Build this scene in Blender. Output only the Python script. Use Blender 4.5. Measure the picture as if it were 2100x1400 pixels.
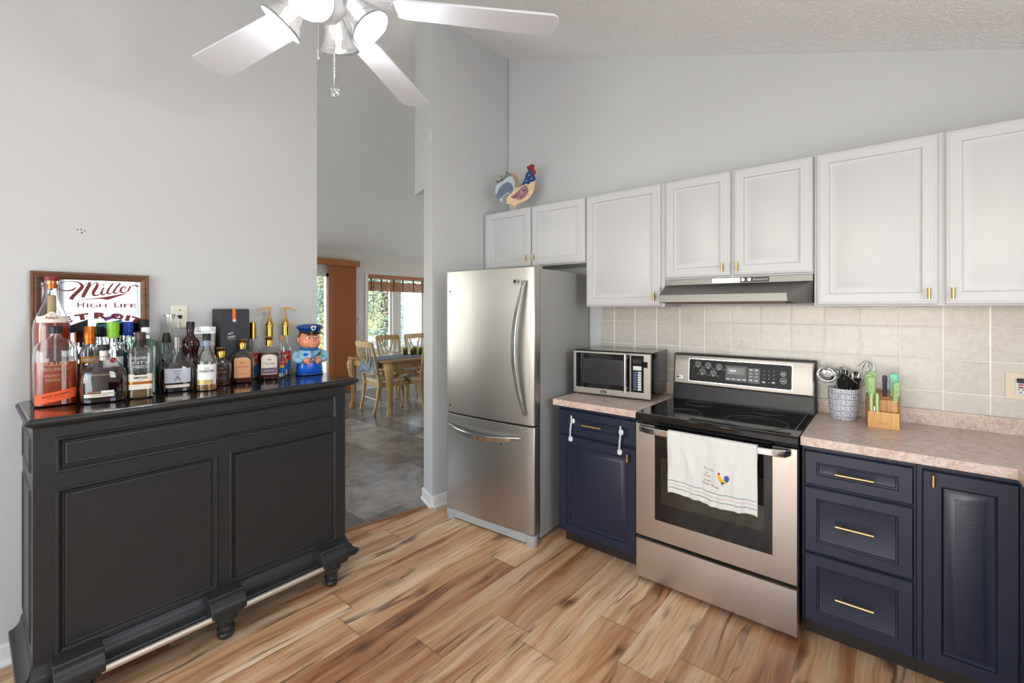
import bpy, bmesh, math, random
from mathutils import Vector, Matrix
for o in list(bpy.data.objects): bpy.data.objects.remove(o, do_unlink=True)
S = bpy.context.scene
COL = S.collection
PI = math.pi
R = math.radians
random.seed(7)

# ------------------------------------------------------------------ camera, exposure
cd = bpy.data.cameras.new('camera'); cam = bpy.data.objects.new('camera', cd); COL.objects.link(cam)
cd.sensor_width = 36; cd.lens = 932.8/2100*36; cd.clip_start = .05; cd.clip_end = 300
cd.shift_y = (633.3-700)/2100*-1*-1      # horizon at row 633 of 1400
cam.location = (1.073, -3.023, 1.478); cam.rotation_euler = (R(90), 0, R(39.76))
S.camera = cam
S.view_settings.view_transform = 'Standard'; S.view_settings.look = 'None'
S.view_settings.gamma = 1; S.view_settings.use_curve_mapping = False
S.view_settings.exposure = -0.33

# ------------------------------------------------------------------ world, sun, daylight at the windows
w = bpy.data.worlds.new('sky'); S.world = w; w.use_nodes = True
nt = w.node_tree; nt.nodes.clear()
sk = nt.nodes.new('ShaderNodeTexSky'); sk.sky_type = 'NISHITA'; sk.sun_disc = False
sk.sun_elevation = R(38); sk.sun_rotation = R(200)
bg = nt.nodes.new('ShaderNodeBackground'); bg.inputs[1].default_value = .8
ou = nt.nodes.new('ShaderNodeOutputWorld')
nt.links.new(sk.outputs[0], bg.inputs[0]); nt.links.new(bg.outputs[0], ou.inputs[0])

def light(name, kind, loc, energy, color=(1, 1, 1), rot=None, size=None, size_y=None, radius=None):
    l = bpy.data.lights.new(name, kind); l.energy = energy; l.color = color
    if kind == 'AREA':
        l.shape = 'RECTANGLE'; l.size = size; l.size_y = size_y or size
    if radius is not None:
        l.shadow_soft_size = radius
    o = bpy.data.objects.new(name, l); COL.objects.link(o); o.location = loc
    if rot: o.rotation_euler = rot
    return o
sun = light('sun', 'SUN', (0, 0, 8), 11., (1, .99, .97)); sun.rotation_euler = Vector((-.45, .25, -.86)).to_track_quat('-Z', 'Y').to_euler(); sun.data.angle = R(1.2)
# daylight coming in through the glass door behind the camera and the window over the sink
light('daylight_back_door', 'AREA', (.55, -5.62, 1.25), 108, (.88, .94, 1), rot=(R(126), 0, 0), size=2.6, size_y=2.1)
light('daylight_sink_window', 'AREA', (2.32, -1.75, 1.62), 34, (.88, .94, 1), rot=(0, R(118), 0), size=1.0, size_y=1.3)
light('daylight_rear_window', 'AREA', (-1.1, -5.62, 1.55), 24, (.84, .92, 1), rot=(R(90), 0, 0), size=.9, size_y=1.2)

# ------------------------------------------------------------------ materials
def lin(c):
    return tuple((x/12.92 if x <= .04045 else ((x+.055)/1.055)**2.4) for x in [v/255 for v in c])+(1,)
MATS = {}
def nodes(m):
    return m.node_tree.nodes, m.node_tree.links
def pm(name, rgb, rough=.5, metal=0., spec=.5, coat=0., trans=0., ior=1.45, aniso=0., sheen=0.,
       bump=0., bscale=200., var=0., vscale=5., vstretch=(1, 1, 1), rvar=0.):
    if name in MATS: return MATS[name]
    m = bpy.data.materials.new(name); m.use_nodes = True; n, l = nodes(m); b = n['Principled BSDF']
    c = lin(rgb); b.inputs['Base Color'].default_value = c
    b.inputs['Roughness'].default_value = rough; b.inputs['Metallic'].default_value = metal
    b.inputs['Specular IOR Level'].default_value = spec; b.inputs['Coat Weight'].default_value = coat
    b.inputs['Coat Roughness'].default_value = .12
    b.inputs['Transmission Weight'].default_value = trans; b.inputs['IOR'].default_value = ior
    b.inputs['Anisotropic'].default_value = aniso
    if sheen: b.inputs['Sheen Weight'].default_value = sheen
    tc = n.new('ShaderNodeTexCoord')
    if bump:
        t = n.new('ShaderNodeTexNoise'); t.inputs['Scale'].default_value = bscale; t.inputs['Detail'].default_value = 3
        bp = n.new('ShaderNodeBump'); bp.inputs['Strength'].default_value = bump; bp.inputs['Distance'].default_value = .004
        l.new(tc.outputs['Object'], t.inputs['Vector']); l.new(t.outputs[0], bp.inputs['Height']); l.new(bp.outputs[0], b.inputs['Normal'])
    if var or rvar:
        mp = n.new('ShaderNodeMapping'); mp.inputs['Scale'].default_value = vstretch
        t = n.new('ShaderNodeTexNoise'); t.inputs['Scale'].default_value = vscale; t.inputs['Detail'].default_value = 5
        l.new(tc.outputs['Object'], mp.inputs[0]); l.new(mp.outputs[0], t.inputs['Vector'])
        if var:
            r = n.new('ShaderNodeValToRGB'); r.color_ramp.elements[0].position = .3; r.color_ramp.elements[1].position = .7
            r.color_ramp.elements[0].color = tuple(x*(1-var) for x in c[:3])+(1,)
            r.color_ramp.elements[1].color = tuple(min(1, x*(1+var)) for x in c[:3])+(1,)
            l.new(t.outputs[0], r.inputs[0]); l.new(r.outputs[0], b.inputs['Base Color'])
        if rvar:
            q = n.new('ShaderNodeMapRange'); q.inputs['To Min'].default_value = rough*(1-rvar); q.inputs['To Max'].default_value = rough*(1+rvar)
            q.inputs['From Min'].default_value = .3; q.inputs['From Max'].default_value = .7
            l.new(t.outputs[0], q.inputs[0]); l.new(q.outputs[0], b.inputs['Roughness'])
    MATS[name] = m
    return m
def emit(name, rgb, st):
    m = bpy.data.materials.new(name); m.use_nodes = True; n, l = nodes(m); b = n['Principled BSDF']
    b.inputs['Base Color'].default_value = lin(rgb); b.inputs['Emission Color'].default_value = lin(rgb); b.inputs['Emission Strength'].default_value = st
    return m
def pane_mat():
    m = bpy.data.materials.new('window_glass'); m.use_nodes = True; n, l = nodes(m); n.clear()
    o = n.new('ShaderNodeOutputMaterial'); mx = n.new('ShaderNodeMixShader'); mx.inputs[0].default_value = .06
    t = n.new('ShaderNodeBsdfTransparent'); g = n.new('ShaderNodeBsdfGlossy'); g.inputs['Roughness'].default_value = .02
    l.new(t.outputs[0], mx.inputs[1]); l.new(g.outputs[0], mx.inputs[2]); l.new(mx.outputs[0], o.inputs[0])
    return m
class G:
    """tiny node graph helper"""
    def __init__(s, m): s.n, s.l = nodes(m); s.b = s.n['Principled BSDF']
    def put(s, sock, v):
        if hasattr(v, 'is_output'): s.l.new(v, sock)
        elif v is not None: sock.default_value = v
    def math(s, op, a, b=None, c=None):
        x = s.n.new('ShaderNodeMath'); x.operation = op
        for i, v in enumerate((a, b, c)): s.put(x.inputs[i], v)
        return x.outputs[0]
    def sep(s, v):
        x = s.n.new('ShaderNodeSeparateXYZ'); s.l.new(v, x.inputs[0]); return x.outputs
    def comb(s, a, b, c):
        x = s.n.new('ShaderNodeCombineXYZ')
        for i, v in enumerate((a, b, c)): s.put(x.inputs[i], v)
        return x.outputs[0]
    def noise(s, v, scale, detail=4, rough=.5, dist=0.):
        x = s.n.new('ShaderNodeTexNoise'); s.l.new(v, x.inputs['Vector'])
        x.inputs['Scale'].default_value = scale; x.inputs['Detail'].default_value = detail
        x.inputs['Roughness'].default_value = rough; x.inputs['Distortion'].default_value = dist
        return x.outputs[0]
    def white(s, v):
        x = s.n.new('ShaderNodeTexWhiteNoise'); x.noise_dimensions = '3D'; s.l.new(v, x.inputs['Vector']); return x.outputs[0]
    def ramp(s, f, stops, interp='LINEAR'):
        x = s.n.new('ShaderNodeValToRGB'); s.l.new(f, x.inputs[0]); e = x.color_ramp.elements; x.color_ramp.interpolation = interp
        e[0].position = stops[0][0]; e[0].color = stops[0][1]; e[1].position = stops[-1][0]; e[1].color = stops[-1][1]
        for p, c in stops[1:-1]:
            k = e.new(p); k.color = c
        return x.outputs[0]
    def mix(s, f, a, b, mode='MIX'):
        x = s.n.new('ShaderNodeMix'); x.data_type = 'RGBA'; x.blend_type = mode
        s.put(x.inputs[0], f); s.put(x.inputs[6], a); s.put(x.inputs[7], b); return x.outputs[2]
    def bump(s, h, st, dist=.004):
        x = s.n.new('ShaderNodeBump'); x.inputs['Strength'].default_value = st; x.inputs['Distance'].default_value = dist
        s.l.new(h, x.inputs['Height']); s.l.new(x.outputs[0], s.b.inputs['Normal'])
    def obj(s):
        x = s.n.new('ShaderNodeTexCoord'); return x.outputs['Object']
def new(name, rough=.5):
    m = bpy.data.materials.new(name); m.use_nodes = True; g = G(m); g.b.inputs['Roughness'].default_value = rough
    return m, g
def BW(v): return (v, v, v, 1)

def wood_floor_mat():
    m, g = new('laminate_planks', .3)
    X, Y, Z = g.sep(g.obj())
    W, L = .192, 1.22
    rx = g.math('DIVIDE', X, W); row = g.math('FLOOR', rx); fx = g.math('FRACT', rx)
    off = g.math('MULTIPLY', g.white(g.comb(row, 3.1, 0)), 1.0)
    ry = g.math('ADD', g.math('DIVIDE', Y, L), off); cl = g.math('FLOOR', ry); fy = g.math('FRACT', ry)
    rnd = g.white(g.comb(row, cl, 1.7))
    # some planks are printed as two strips
    gv = g.comb(g.math('MULTIPLY', X, 1.0), g.math('MULTIPLY', Y, .16), g.math('MULTIPLY', rnd, 37.))
    warp = g.noise(g.comb(g.math('MULTIPLY', X, 3.), g.math('MULTIPLY', Y, 1.6), g.math('MULTIPLY', rnd, 21.)), 1.3, 2)
    gx = g.math('ADD', X, g.math('MULTIPLY', g.math('SUBTRACT', warp, .5), .13))
    gw = g.comb(gx, g.math('MULTIPLY', Y, .055), g.math('MULTIPLY', rnd, 37.))
    n1 = g.noise(gw, 11., 3, .55, .25)
    n2 = g.noise(g.comb(g.math('ADD', X, g.math('MULTIPLY', g.math('SUBTRACT', warp, .5), .05)), g.math('MULTIPLY', Y, .035), g.math('MULTIPLY', rnd, 37.)), 85., 4, .6, .05)
    n3 = g.noise(g.comb(gx, g.math('MULTIPLY', Y, .04), g.math('MULTIPLY', rnd, 19.)), 13., 1, .5, .1)
    base = g.ramp(n1, [(.28, lin((166, 114, 82))), (.40, lin((206, 156, 118))), (.50, lin((230, 190, 150))), (.64, lin((247, 219, 188)))])
    tone = g.ramp(rnd, [(0, lin((212, 194, 180))), (.5, lin((240, 230, 220))), (1, lin((255, 250, 240)))])
    c = g.mix(1., base, tone, 'MULTIPLY')
    fine = g.ramp(n2, [(.3, BW(.72)), (.62, BW(1.04))])
    c = g.mix(1., c, fine, 'MULTIPLY')
    streak = g.math('ABSOLUTE', g.math('SUBTRACT', n3, .5))
    sm = g.ramp(streak, [(.0, BW(1)), (.012, BW(.85)), (.038, BW(0))])
    brk = g.ramp(g.noise(g.comb(X, g.math('MULTIPLY', Y, .6), rnd), 5., 2), [(.44, BW(0)), (.60, BW(1))])
    c = g.mix(g.math('MULTIPLY', g.math('MULTIPLY', sm, brk), .8), c, lin((74, 48, 34)))
    # knots
    v = g.n.new('ShaderNodeTexVoronoi'); v.inputs['Scale'].default_value = 1.0; v.inputs['Randomness'].default_value = .9
    g.l.new(g.comb(g.math('MULTIPLY', gx, 5.2), g.math('MULTIPLY', Y, 2.3), 0), v.inputs['Vector'])
    kd = g.math('ADD', v.outputs['Distance'], g.math('MULTIPLY', g.math('SUBTRACT', n2, .5), .12))
    km = g.ramp(kd, [(.04, BW(.9)), (.10, BW(.55)), (.19, BW(0))])
    kr = g.ramp(g.math('FRACT', g.math('MULTIPLY', kd, 22.)), [(.3, BW(.25)), (.6, BW(0))])
    kmask = g.ramp(kd, [(.1, BW(1)), (.28, BW(0))])
    c = g.mix(km, c, lin((92, 58, 40)))
    c = g.mix(g.math('MULTIPLY', kr, kmask), c, lin((110, 72, 48)))
    # seams
    ex = g.math('MINIMUM', fx, g.math('SUBTRACT', 1., fx)); ey = g.math('MINIMUM', fy, g.math('SUBTRACT', 1., fy))
    s1 = g.ramp(ex, [(.0, BW(1)), (.012, BW(0))]); s2 = g.ramp(ey, [(.0, BW(1)), (.0018, BW(0))])
    sm2 = g.math('MAXIMUM', s1, s2)
    c = g.mix(g.math('MULTIPLY', sm2, .55), c, lin((90, 62, 42)))
    g.l.new(c, g.b.inputs['Base Color'])
    g.b.inputs['Roughness'].default_value = .33
    g.bump(g.math('SUBTRACT', g.math('MULTIPLY', n2, .2), sm2), .25, .001)
    return m
def slab_floor_mat():
    m, g = new('vinyl_slabs', .2)
    X, Y, Z = g.sep(g.obj())
    W, L = .31, .62
    ry = g.math('DIVIDE', Y, W); row = g.math('FLOOR', ry); fy = g.math('FRACT', ry)
    rx = g.math('ADD', g.math('DIVIDE', X, L), g.math('MULTIPLY', g.white(g.comb(row, 2., 0)), 1.)); cl = g.math('FLOOR', rx); fx = g.math('FRACT', rx)
    rnd = g.white(g.comb(row, cl, .5))
    n = g.noise(g.comb(X, Y, g.math('MULTIPLY', rnd, 9.)), 5., 8, .68, .6)
    n2 = g.noise(g.comb(X, Y, g.math('MULTIPLY', rnd, 9.)), 26., 5, .7, .3)
    f = g.math('ADD', g.math('MULTIPLY', n, .62), g.math('ADD', g.math('MULTIPLY', rnd, .26), g.math('MULTIPLY', n2, .18)))
    c = g.ramp(f, [(.28, lin((84, 78, 72))), (.5, lin((124, 117, 110))), (.62, lin((150, 144, 137))), (.8, lin((188, 182, 174)))])
    ex = g.math('MULTIPLY', g.math('MINIMUM', fx, g.math('SUBTRACT', 1., fx)), L); ey = g.math('MULTIPLY', g.math('MINIMUM', fy, g.math('SUBTRACT', 1., fy)), W)
    e = g.ramp(g.math('MINIMUM', ex, ey), [(0., BW(1)), (.004, BW(0))])
    c = g.mix(g.math('MULTIPLY', e, .45), c, lin((92, 86, 80)))
    g.l.new(c, g.b.inputs['Base Color']); g.bump(n2, .12, .001)
    return m
def tile_mat():
    m, g = new('wall_tiles', .22)
    X, Y, Z = g.sep(g.obj())
    PX, PZ = .1577, .156
    rx = g.math('DIVIDE', g.math('SUBTRACT', X, .164), PX); rz = g.math('DIVIDE', g.math('SUBTRACT', Z, 1.391), PZ)
    fx = g.math('FRACT', rx); fz = g.math('FRACT', rz)
    ex = g.math('MINIMUM', fx, g.math('SUBTRACT', 1., fx)); ez = g.math('MINIMUM', fz, g.math('SUBTRACT', 1., fz))
    e = g.math('MINIMUM', ex, ez)
    gm = g.ramp(e, [(.010, BW(1)), (.016, BW(0))])
    rnd = g.white(g.comb(g.math('FLOOR', rx), 0, g.math('FLOOR', rz)))
    n = g.noise(g.comb(X, Z, g.math('MULTIPLY', rnd, 5.)), 34., 5, .55, .8)
    c = g.ramp(g.math('ADD', g.math('MULTIPLY', n, .8), g.math('MULTIPLY', rnd, .2)), [(.25, lin((190, 183, 174))), (.75, lin((210, 204, 196)))])
    c = g.mix(gm, c, lin((238, 232, 222)))
    g.l.new(c, g.b.inputs['Base Color'])
    n3 = g.noise(g.comb(X, Z, g.math('MULTIPLY', rnd, 5.)), 26., 1, .5, .3)
    prof = g.ramp(e, [(.0, BW(0)), (.03, BW(1))])
    g.bump(g.math('ADD', g.math('MULTIPLY', n3, .9), prof), .35, .003)
    return m
def laminate_mat():
    m, g = new('pink_stone_laminate', .35)
    v = g.obj()
    n = g.noise(v, 17., 7, .7, 1.6); n2 = g.noise(v, 75., 5, .7, 1.2)
    f = g.math('ADD', g.math('MULTIPLY', n, .55), g.math('MULTIPLY', n2, .45))
    c = g.ramp(f, [(.32, lin((140, 128, 132))), (.42, lin((190, 158, 142))), (.5, lin((206, 182, 168))), (.58, lin((218, 202, 190))), (.68, lin((196, 158, 136)))])
    g.l.new(c, g.b.inputs['Base Color'])
    return m
def ceiling_mat():
    m, g = new('textured_ceiling', .9)
    g.b.inputs['Base Color'].default_value = lin((248, 246, 243))
    n = g.noise(g.obj(), 34., 4, .62, 1.4)
    r = g.ramp(n, [(.40, BW(0)), (.56, BW(1))])
    g.bump(r, .55, .008)
    return m
def steel_mat(name, rgb, rough, vertical=True):
    m, g = new(name, rough)
    X, Y, Z = g.sep(g.obj())
    v = g.comb(g.math('MULTIPLY', X, 2.), g.math('MULTIPLY', Y, 2.), g.math('MULTIPLY', Z, 260.)) if not vertical else g.comb(g.math('MULTIPLY', X, 300.), g.math('MULTIPLY', Y, 300.), g.math('MULTIPLY', Z, 2.))
    n = g.noise(v, 1., 2)
    g.b.inputs['Metallic'].default_value = 1.
    c = g.ramp(n, [(.3, tuple(x*.985 for x in lin(rgb)[:3])+(1,)), (.7, lin(rgb))]); g.l.new(c, g.b.inputs['Base Color'])
    q = g.ramp(n, [(.3, BW(rough*.97)), (.7, BW(rough*1.03))]); g.l.new(q, g.b.inputs['Roughness'])
    g.b.inputs['Anisotropic'].default_value = .5
    return m
def grain_mat(name, rgb, dark, rough=.4, axis='Z', sc=40., bands=False):
    m, g = new(name, rough)
    X, Y, Z = g.sep(g.obj())
    k = .08
    v = {'Z': (X, Y, g.math('MULTIPLY', Z, k)), 'X': (g.math('MULTIPLY', X, k), Y, Z), 'Y': (X, g.math('MULTIPLY', Y, k), Z)}[axis]
    n = g.noise(g.comb(*v), sc, 4, .6, .6)
    c = g.ramp(n, [(.3, lin(dark)), (.62, lin(rgb))]); g.l.new(c, g.b.inputs['Base Color'])
    g.bump(n, .1, .001)
    return m
def fabric_mat(name, a, b, sc, rough=.9):
    m, g = new(name, rough)
    n = g.noise(g.obj(), sc, 3, .6, .5)
    g.l.new(g.ramp(n, [(.4, lin(a)), (.6, lin(b))]), g.b.inputs['Base Color']); g.bump(n, .3, .002)
    return m
def talavera_mat():
    m, g = new('painted_ceramic', .15)
    X, Y, Z = g.sep(g.obj())
    ang = g.math('ARCTAN2', Y, X)
    u = g.math('MULTIPLY', ang, 3.2)
    v = g.n.new('ShaderNodeTexVoronoi'); v.feature = 'DISTANCE_TO_EDGE'; v.inputs['Scale'].default_value = 1.; v.inputs['Randomness'].default_value = .25
    pos = g.comb(u, g.math('MULTIPLY', Z, 34.), 0); g.l.new(pos, v.inputs['Vector'])
    v2 = g.n.new('ShaderNodeTexVoronoi'); v2.inputs['Scale'].default_value = 1.; v2.inputs['Randomness'].default_value = .25; g.l.new(pos, v2.inputs['Vector'])
    d = v2.outputs['Distance']
    rings = g.ramp(d, [(.0, BW(1)), (.07, BW(1)), (.09, BW(0)), (.24, BW(0)), (.26, BW(1)), (.32, BW(1)), (.34, BW(0))], 'CONSTANT')
    pet = g.ramp(g.math('ABSOLUTE', g.math('SINE', g.math('MULTIPLY', d, 40.))), [(.0, BW(0)), (.85, BW(0)), (.9, BW(.5))])
    ed = g.ramp(v.outputs['Distance'], [(.0, BW(1)), (.05, BW(1)), (.07, BW(0))])
    v3 = g.n.new('ShaderNodeTexVoronoi'); v3.inputs['Scale'].default_value = 5.; g.l.new(pos, v3.inputs['Vector'])
    dots = g.ramp(v3.outputs['Distance'], [(.16, BW(1)), (.26, BW(0))])
    far = g.ramp(d, [(.36, BW(0)), (.40, BW(1))])
    f = g.math('MAXIMUM', g.math('MAXIMUM', rings, ed), g.math('MULTIPLY', dots, far))
    c = g.mix(g.math('MULTIPLY', g.math('MINIMUM', f, 1.), .9), lin((232, 230, 224)), lin((48, 66, 122)))
    c = g.mix(g.math('MULTIPLY', pet, .6), c, lin((120, 142, 190)))
    g.l.new(c, g.b.inputs['Base Color'])
    return m
def pattern_mat(name, a, b, c3, sc):
    m, g = new(name, .6)
    v = g.n.new('ShaderNodeTexVoronoi'); v.inputs['Scale'].default_value = sc; g.l.new(g.obj(), v.inputs['Vector'])
    f = g.math('FRACT', g.math('MULTIPLY', v.outputs['Distance'], 2.6))
    g.l.new(g.ramp(f, [(.0, lin(c3)), (.28, lin(a)), (.55, lin(b)), (.8, lin(a))], 'CONSTANT'), g.b.inputs['Base Color'])
    return m
def tinted(name, rgb, rough=.0, ior=1.45, tr=1.):
    return pm(name, rgb, rough, trans=tr, ior=ior)

M_floor = wood_floor_mat(); M_slab = slab_floor_mat(); M_tile = tile_mat(); M_lam = laminate_mat(); M_ceil = ceiling_mat()
M_wall = pm('painted_wall', (206, 207, 206), .55, bump=.06, bscale=120)
M_wall2 = pm('painted_dining_wall', (214, 211, 203), .6, bump=.06, bscale=120)
M_trim = pm('white_trim', (236, 236, 233), .35)
M_white = pm('white_cabinet_paint', (203, 204, 205), .38, bump=.10, bscale=90)
M_navy = pm('navy_cabinet_paint', (31, 36, 57), .36, bump=.10, bscale=140, rvar=.2, vscale=30)
M_toe = pm('dark_toe_board', (40, 30, 26), .6)
M_brass = pm('brushed_brass', (206, 172, 120), .36, metal=1)
M_steel = steel_mat('brushed_steel', (200, 192, 184), .30)
M_steelh = steel_mat('brushed_steel_side_grain', (150, 144, 138), .42, False)
M_fridge = steel_mat('fridge_steel', (182, 179, 173), .34)
M_fside = pm('fridge_side_paint', (168, 168, 165), .45, bump=.15, bscale=500)
M_chrome = pm('polished_metal', (214, 214, 214), .14, metal=1)
M_bglass = pm('black_glass', (10, 10, 11), .06, spec=.6)
M_blk = pm('black_plastic', (22, 22, 23), .35)
M_blkm = pm('black_satin', (28, 28, 28), .5)
M_oven = pm('oven_window', (40, 36, 20), .05, spec=.7)
M_bar = pm('worn_black_paint', (44, 45, 45), .36, bump=.08, bscale=260, rvar=.06, vscale=60)
M_bartop = pm('black_brown_polish', (36, 28, 26), .12, coat=.5, var=.3, vscale=6, vstretch=(.6, 6, 1), bump=.06, bscale=60)
M_nickel = pm('brushed_nickel', (222, 212, 196), .42, metal=.85)
M_glass = tinted('clear_glass', (255, 255, 255), 0.)
M_greeng = tinted('green_glass', (214, 236, 224), 0.)
M_amber = tinted('amber_spirit', (222, 88, 20), 0., 1.36, .5)
M_red = tinted('red_amber_spirit', (206, 54, 16), 0., 1.36, .5)
M_brown = tinted('dark_brown_spirit', (66, 28, 22), 0., 1.36, .6)
M_gold = tinted('golden_spirit', (240, 184, 92), 0., 1.36, .75)
M_clearl = tinted('clear_spirit', (253, 254, 253), 0., 1.36)
M_crownl = tinted('deep_amber_spirit', (118, 40, 18), 0., 1.36, .55)
M_paper = pm('cream_paper', (233, 222, 204), .7)
M_wpaper = pm('white_paper', (236, 234, 230), .6)
M_ink = pm('black_ink', (26, 24, 24), .6)
M_redink = pm('maroon_ink', (122, 36, 40), .5)
M_goldcap = pm('gold_cap', (206, 164, 82), .25, metal=1)
M_pane = pane_mat()
M_oak = grain_mat('light_oak', (202, 164, 108), (160, 122, 74), .42)
M_acacia = grain_mat('acacia_wood', (204, 150, 86), (150, 98, 52), .4)
M_acaciad = grain_mat('dark_acacia_wood', (150, 98, 58), (104, 64, 36), .45)
M_framew = grain_mat('walnut_frame', (122, 82, 52), (84, 52, 32), .35, 'Y')
M_blind = pm('brown_vinyl_blind', (172, 104, 62), .5, var=.1, vscale=30)
M_plastic = pm('white_plastic', (236, 238, 240), .3)
M_ivory = pm('ivory_plastic', (232, 226, 206), .35)
M_beige = pm('beige_plastic', (224, 208, 184), .35)
M_grout = pm('printed_white', (214, 214, 214), .5)
M_green = pm('pale_green_handle', (166, 196, 136), .35)
M_mint = pm('mint_handle', (132, 206, 178), .35)
M_purple = pm('dark_purple_handle', (56, 40, 64), .35)
M_cloth = pm('cotton_cloth', (220, 218, 212), .9, bump=.35, bscale=700)
M_skin = pm('glazed_skin', (232, 150, 116), .22)
M_blueg = pm('glazed_blue', (20, 92, 206), .12, var=.25, vscale=18)
M_shirtg = pm('glazed_pale_blue', (142, 190, 206), .16)
M_collar = pm('glazed_mid_blue', (34, 104, 176), .2)
M_hairb = pm('glazed_brown_hair', (104, 52, 36), .3)
M_navyc = pm('glazed_navy', (22, 60, 128), .15)

# ------------------------------------------------------------------ geometry helpers
class MB:
    def __init__(s): s.v = []; s.f = []
    def add(s, vs, fs):
        o = len(s.v); s.v += [tuple(p) for p in vs]; s.f += [tuple(i+o for i in f) for f in fs]; return s
    def box(s, x0, x1, y0, y1, z0, z1):
        vs = [(x, y, z) for x in (x0, x1) for y in (y0, y1) for z in (z0, z1)]
        return s.add(vs, [(0, 1, 3, 2), (4, 6, 7, 5), (0, 4, 5, 1), (2, 3, 7, 6), (0, 2, 6, 4), (1, 5, 7, 3)])
    def rings(s, rs, cap0=True, cap1=True, closed=False):
        n = len(rs[0]); vs = [p for r in rs for p in r]; fs = []
        m = len(rs)
        for i in range(m if closed else m-1):
            a, b = i*n, ((i+1) % m)*n
            for k in range(n):
                q = (k+1) % n; fs.append((a+k, a+q, b+q, b+k))
        if not closed:
            if cap0: fs.append(tuple(range(n-1, -1, -1)))
            if cap1: fs.append(tuple(range((m-1)*n, m*n)))
        return s.add(vs, fs)
    def lathe(s, prof, c=(0, 0, 0), n=24, closed=False):
        rs = [[(c[0]+r*math.cos(2*PI*k/n), c[1]+r*math.sin(2*PI*k/n), c[2]+z) for k in range(n)] for z, r in prof]
        return s.rings(rs, closed=closed)
    def tube(s, pts, r, n=10, caps=True, flat=None, up=None):
        pts = [Vector(p) for p in pts]; rr = r if isinstance(r, (list, tuple)) else [r]*len(pts)
        rs = []; prev = None
        for i, p in enumerate(pts):
            t = (pts[min(i+1, len(pts)-1)]-pts[max(i-1, 0)]).normalized()
            if prev is None:
                a = Vector(up) if up else (Vector((0, 0, 1)) if abs(t.z) < .9 else Vector((1, 0, 0)))
                u = (a-t*a.dot(t)).normalized()
            else: u = (prev-t*prev.dot(t)).normalized()
            prev = u; w_ = t.cross(u); fl = flat if flat else 1
            rs.append([tuple(p+u*rr[i]*math.cos(2*PI*k/n)+w_*rr[i]*fl*math.sin(2*PI*k/n)) for k in range(n)])
        return s.rings(rs, caps, caps)
    def bar(s, a, b, w_, t, up=(0, 0, 1)):
        """rectangular bar between two points: w_ along up, t across"""
        a = Vector(a); b = Vector(b); d = (b-a).normalized(); u = Vector(up); u = (u-d*u.dot(d)).normalized(); v = d.cross(u)
        q = [u*w_/2*i+v*t/2*j for i, j in ((1, 1), (1, -1), (-1, -1), (-1, 1))]
        return s.rings([[tuple(a+x) for x in q], [tuple(b+x) for x in q]])
    def sweep(s, pts, ws, ts, up=(0, 0, 1)):
        pts = [Vector(p) for p in pts]; rs = []
        for i, p in enumerate(pts):
            d = (pts[min(i+1, len(pts)-1)]-pts[max(i-1, 0)]).normalized(); u = Vector(up); u = (u-d*u.dot(d)).normalized(); v = d.cross(u)
            W = ws[i] if isinstance(ws, (list, tuple)) else ws; T = ts[i] if isinstance(ts, (list, tuple)) else ts
            rs.append([tuple(p+u*W/2*a+v*T/2*b) for a, b in ((1, 1), (1, -1), (-1, -1), (-1, 1))])
        return s.rings(rs)
    def prism(s, poly, d0, d1, plane='xz'):
        def P(a, b, d):
            return {'xz': (a, d, b), 'yz': (d, a, b), 'xy': (a, b, d)}[plane]
        return s.rings([[P(a, b, d0) for a, b in poly], [P(a, b, d1) for a, b in poly]])
    def panel(s, x0, x1, z0, z1, rg, back=0.):
        """concentric rectangular rings seen from -y; rg = (inset, y)"""
        rs = [[(x0, back, z0), (x1, back, z0), (x1, back, z1), (x0, back, z1)]]
        for i, y in rg: rs.append([(x0+i, y, z0+i), (x1-i, y, z0+i), (x1-i, y, z1-i), (x0+i, y, z1-i)])
        return s.rings(rs)
    def loft(s, secs, n=32, cap=True):
        """secs: (z, half width y, half depth x, exponent, cx, cy)"""
        rs = []
        for q in secs:
            z, wy, dx, e = q[:4]; cx, cy = (q[4], q[5]) if len(q) > 4 else (0, 0)
            ring = []
            for k in range(n):
                a = 2*PI*k/n; c, t = math.cos(a), math.sin(a)
                ring.append((cx+dx*math.copysign(abs(c)**(2/e), c), cy+wy*math.copysign(abs(t)**(2/e), t), z))
            rs.append(ring)
        return s.rings(rs, cap, cap)
    def ball(s, c, r, n=14, m=9, sx=1, sy=1, sz=1):
        pr = [(-math.cos(PI*i/m), math.sin(PI*i/m)) for i in range(m+1)]
        pr[0] = (-1, .02); pr[-1] = (1, .02)
        rs = [[(c[0]+r*sx*q*math.cos(2*PI*k/n), c[1]+r*sy*q*math.sin(2*PI*k/n), c[2]+r*sz*z) for k in range(n)] for z, q in pr]
        return s.rings(rs)
    def grid(s, fn, nu, nv):
        vs = [fn(i/nu, j/nv) for j in range(nv+1) for i in range(nu+1)]
        return s.add(vs, [(j*(nu+1)+i, j*(nu+1)+i+1, (j+1)*(nu+1)+i+1, (j+1)*(nu+1)+i) for j in range(nv) for i in range(nu)])
    def map(s, fn): s.v = [tuple(fn(*p)) for p in s.v]; return s
    def xf(s, M): s.v = [tuple(M @ Vector(p)) for p in s.v]; return s
    def join(s, o): return s.add(o.v, o.f)

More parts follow.
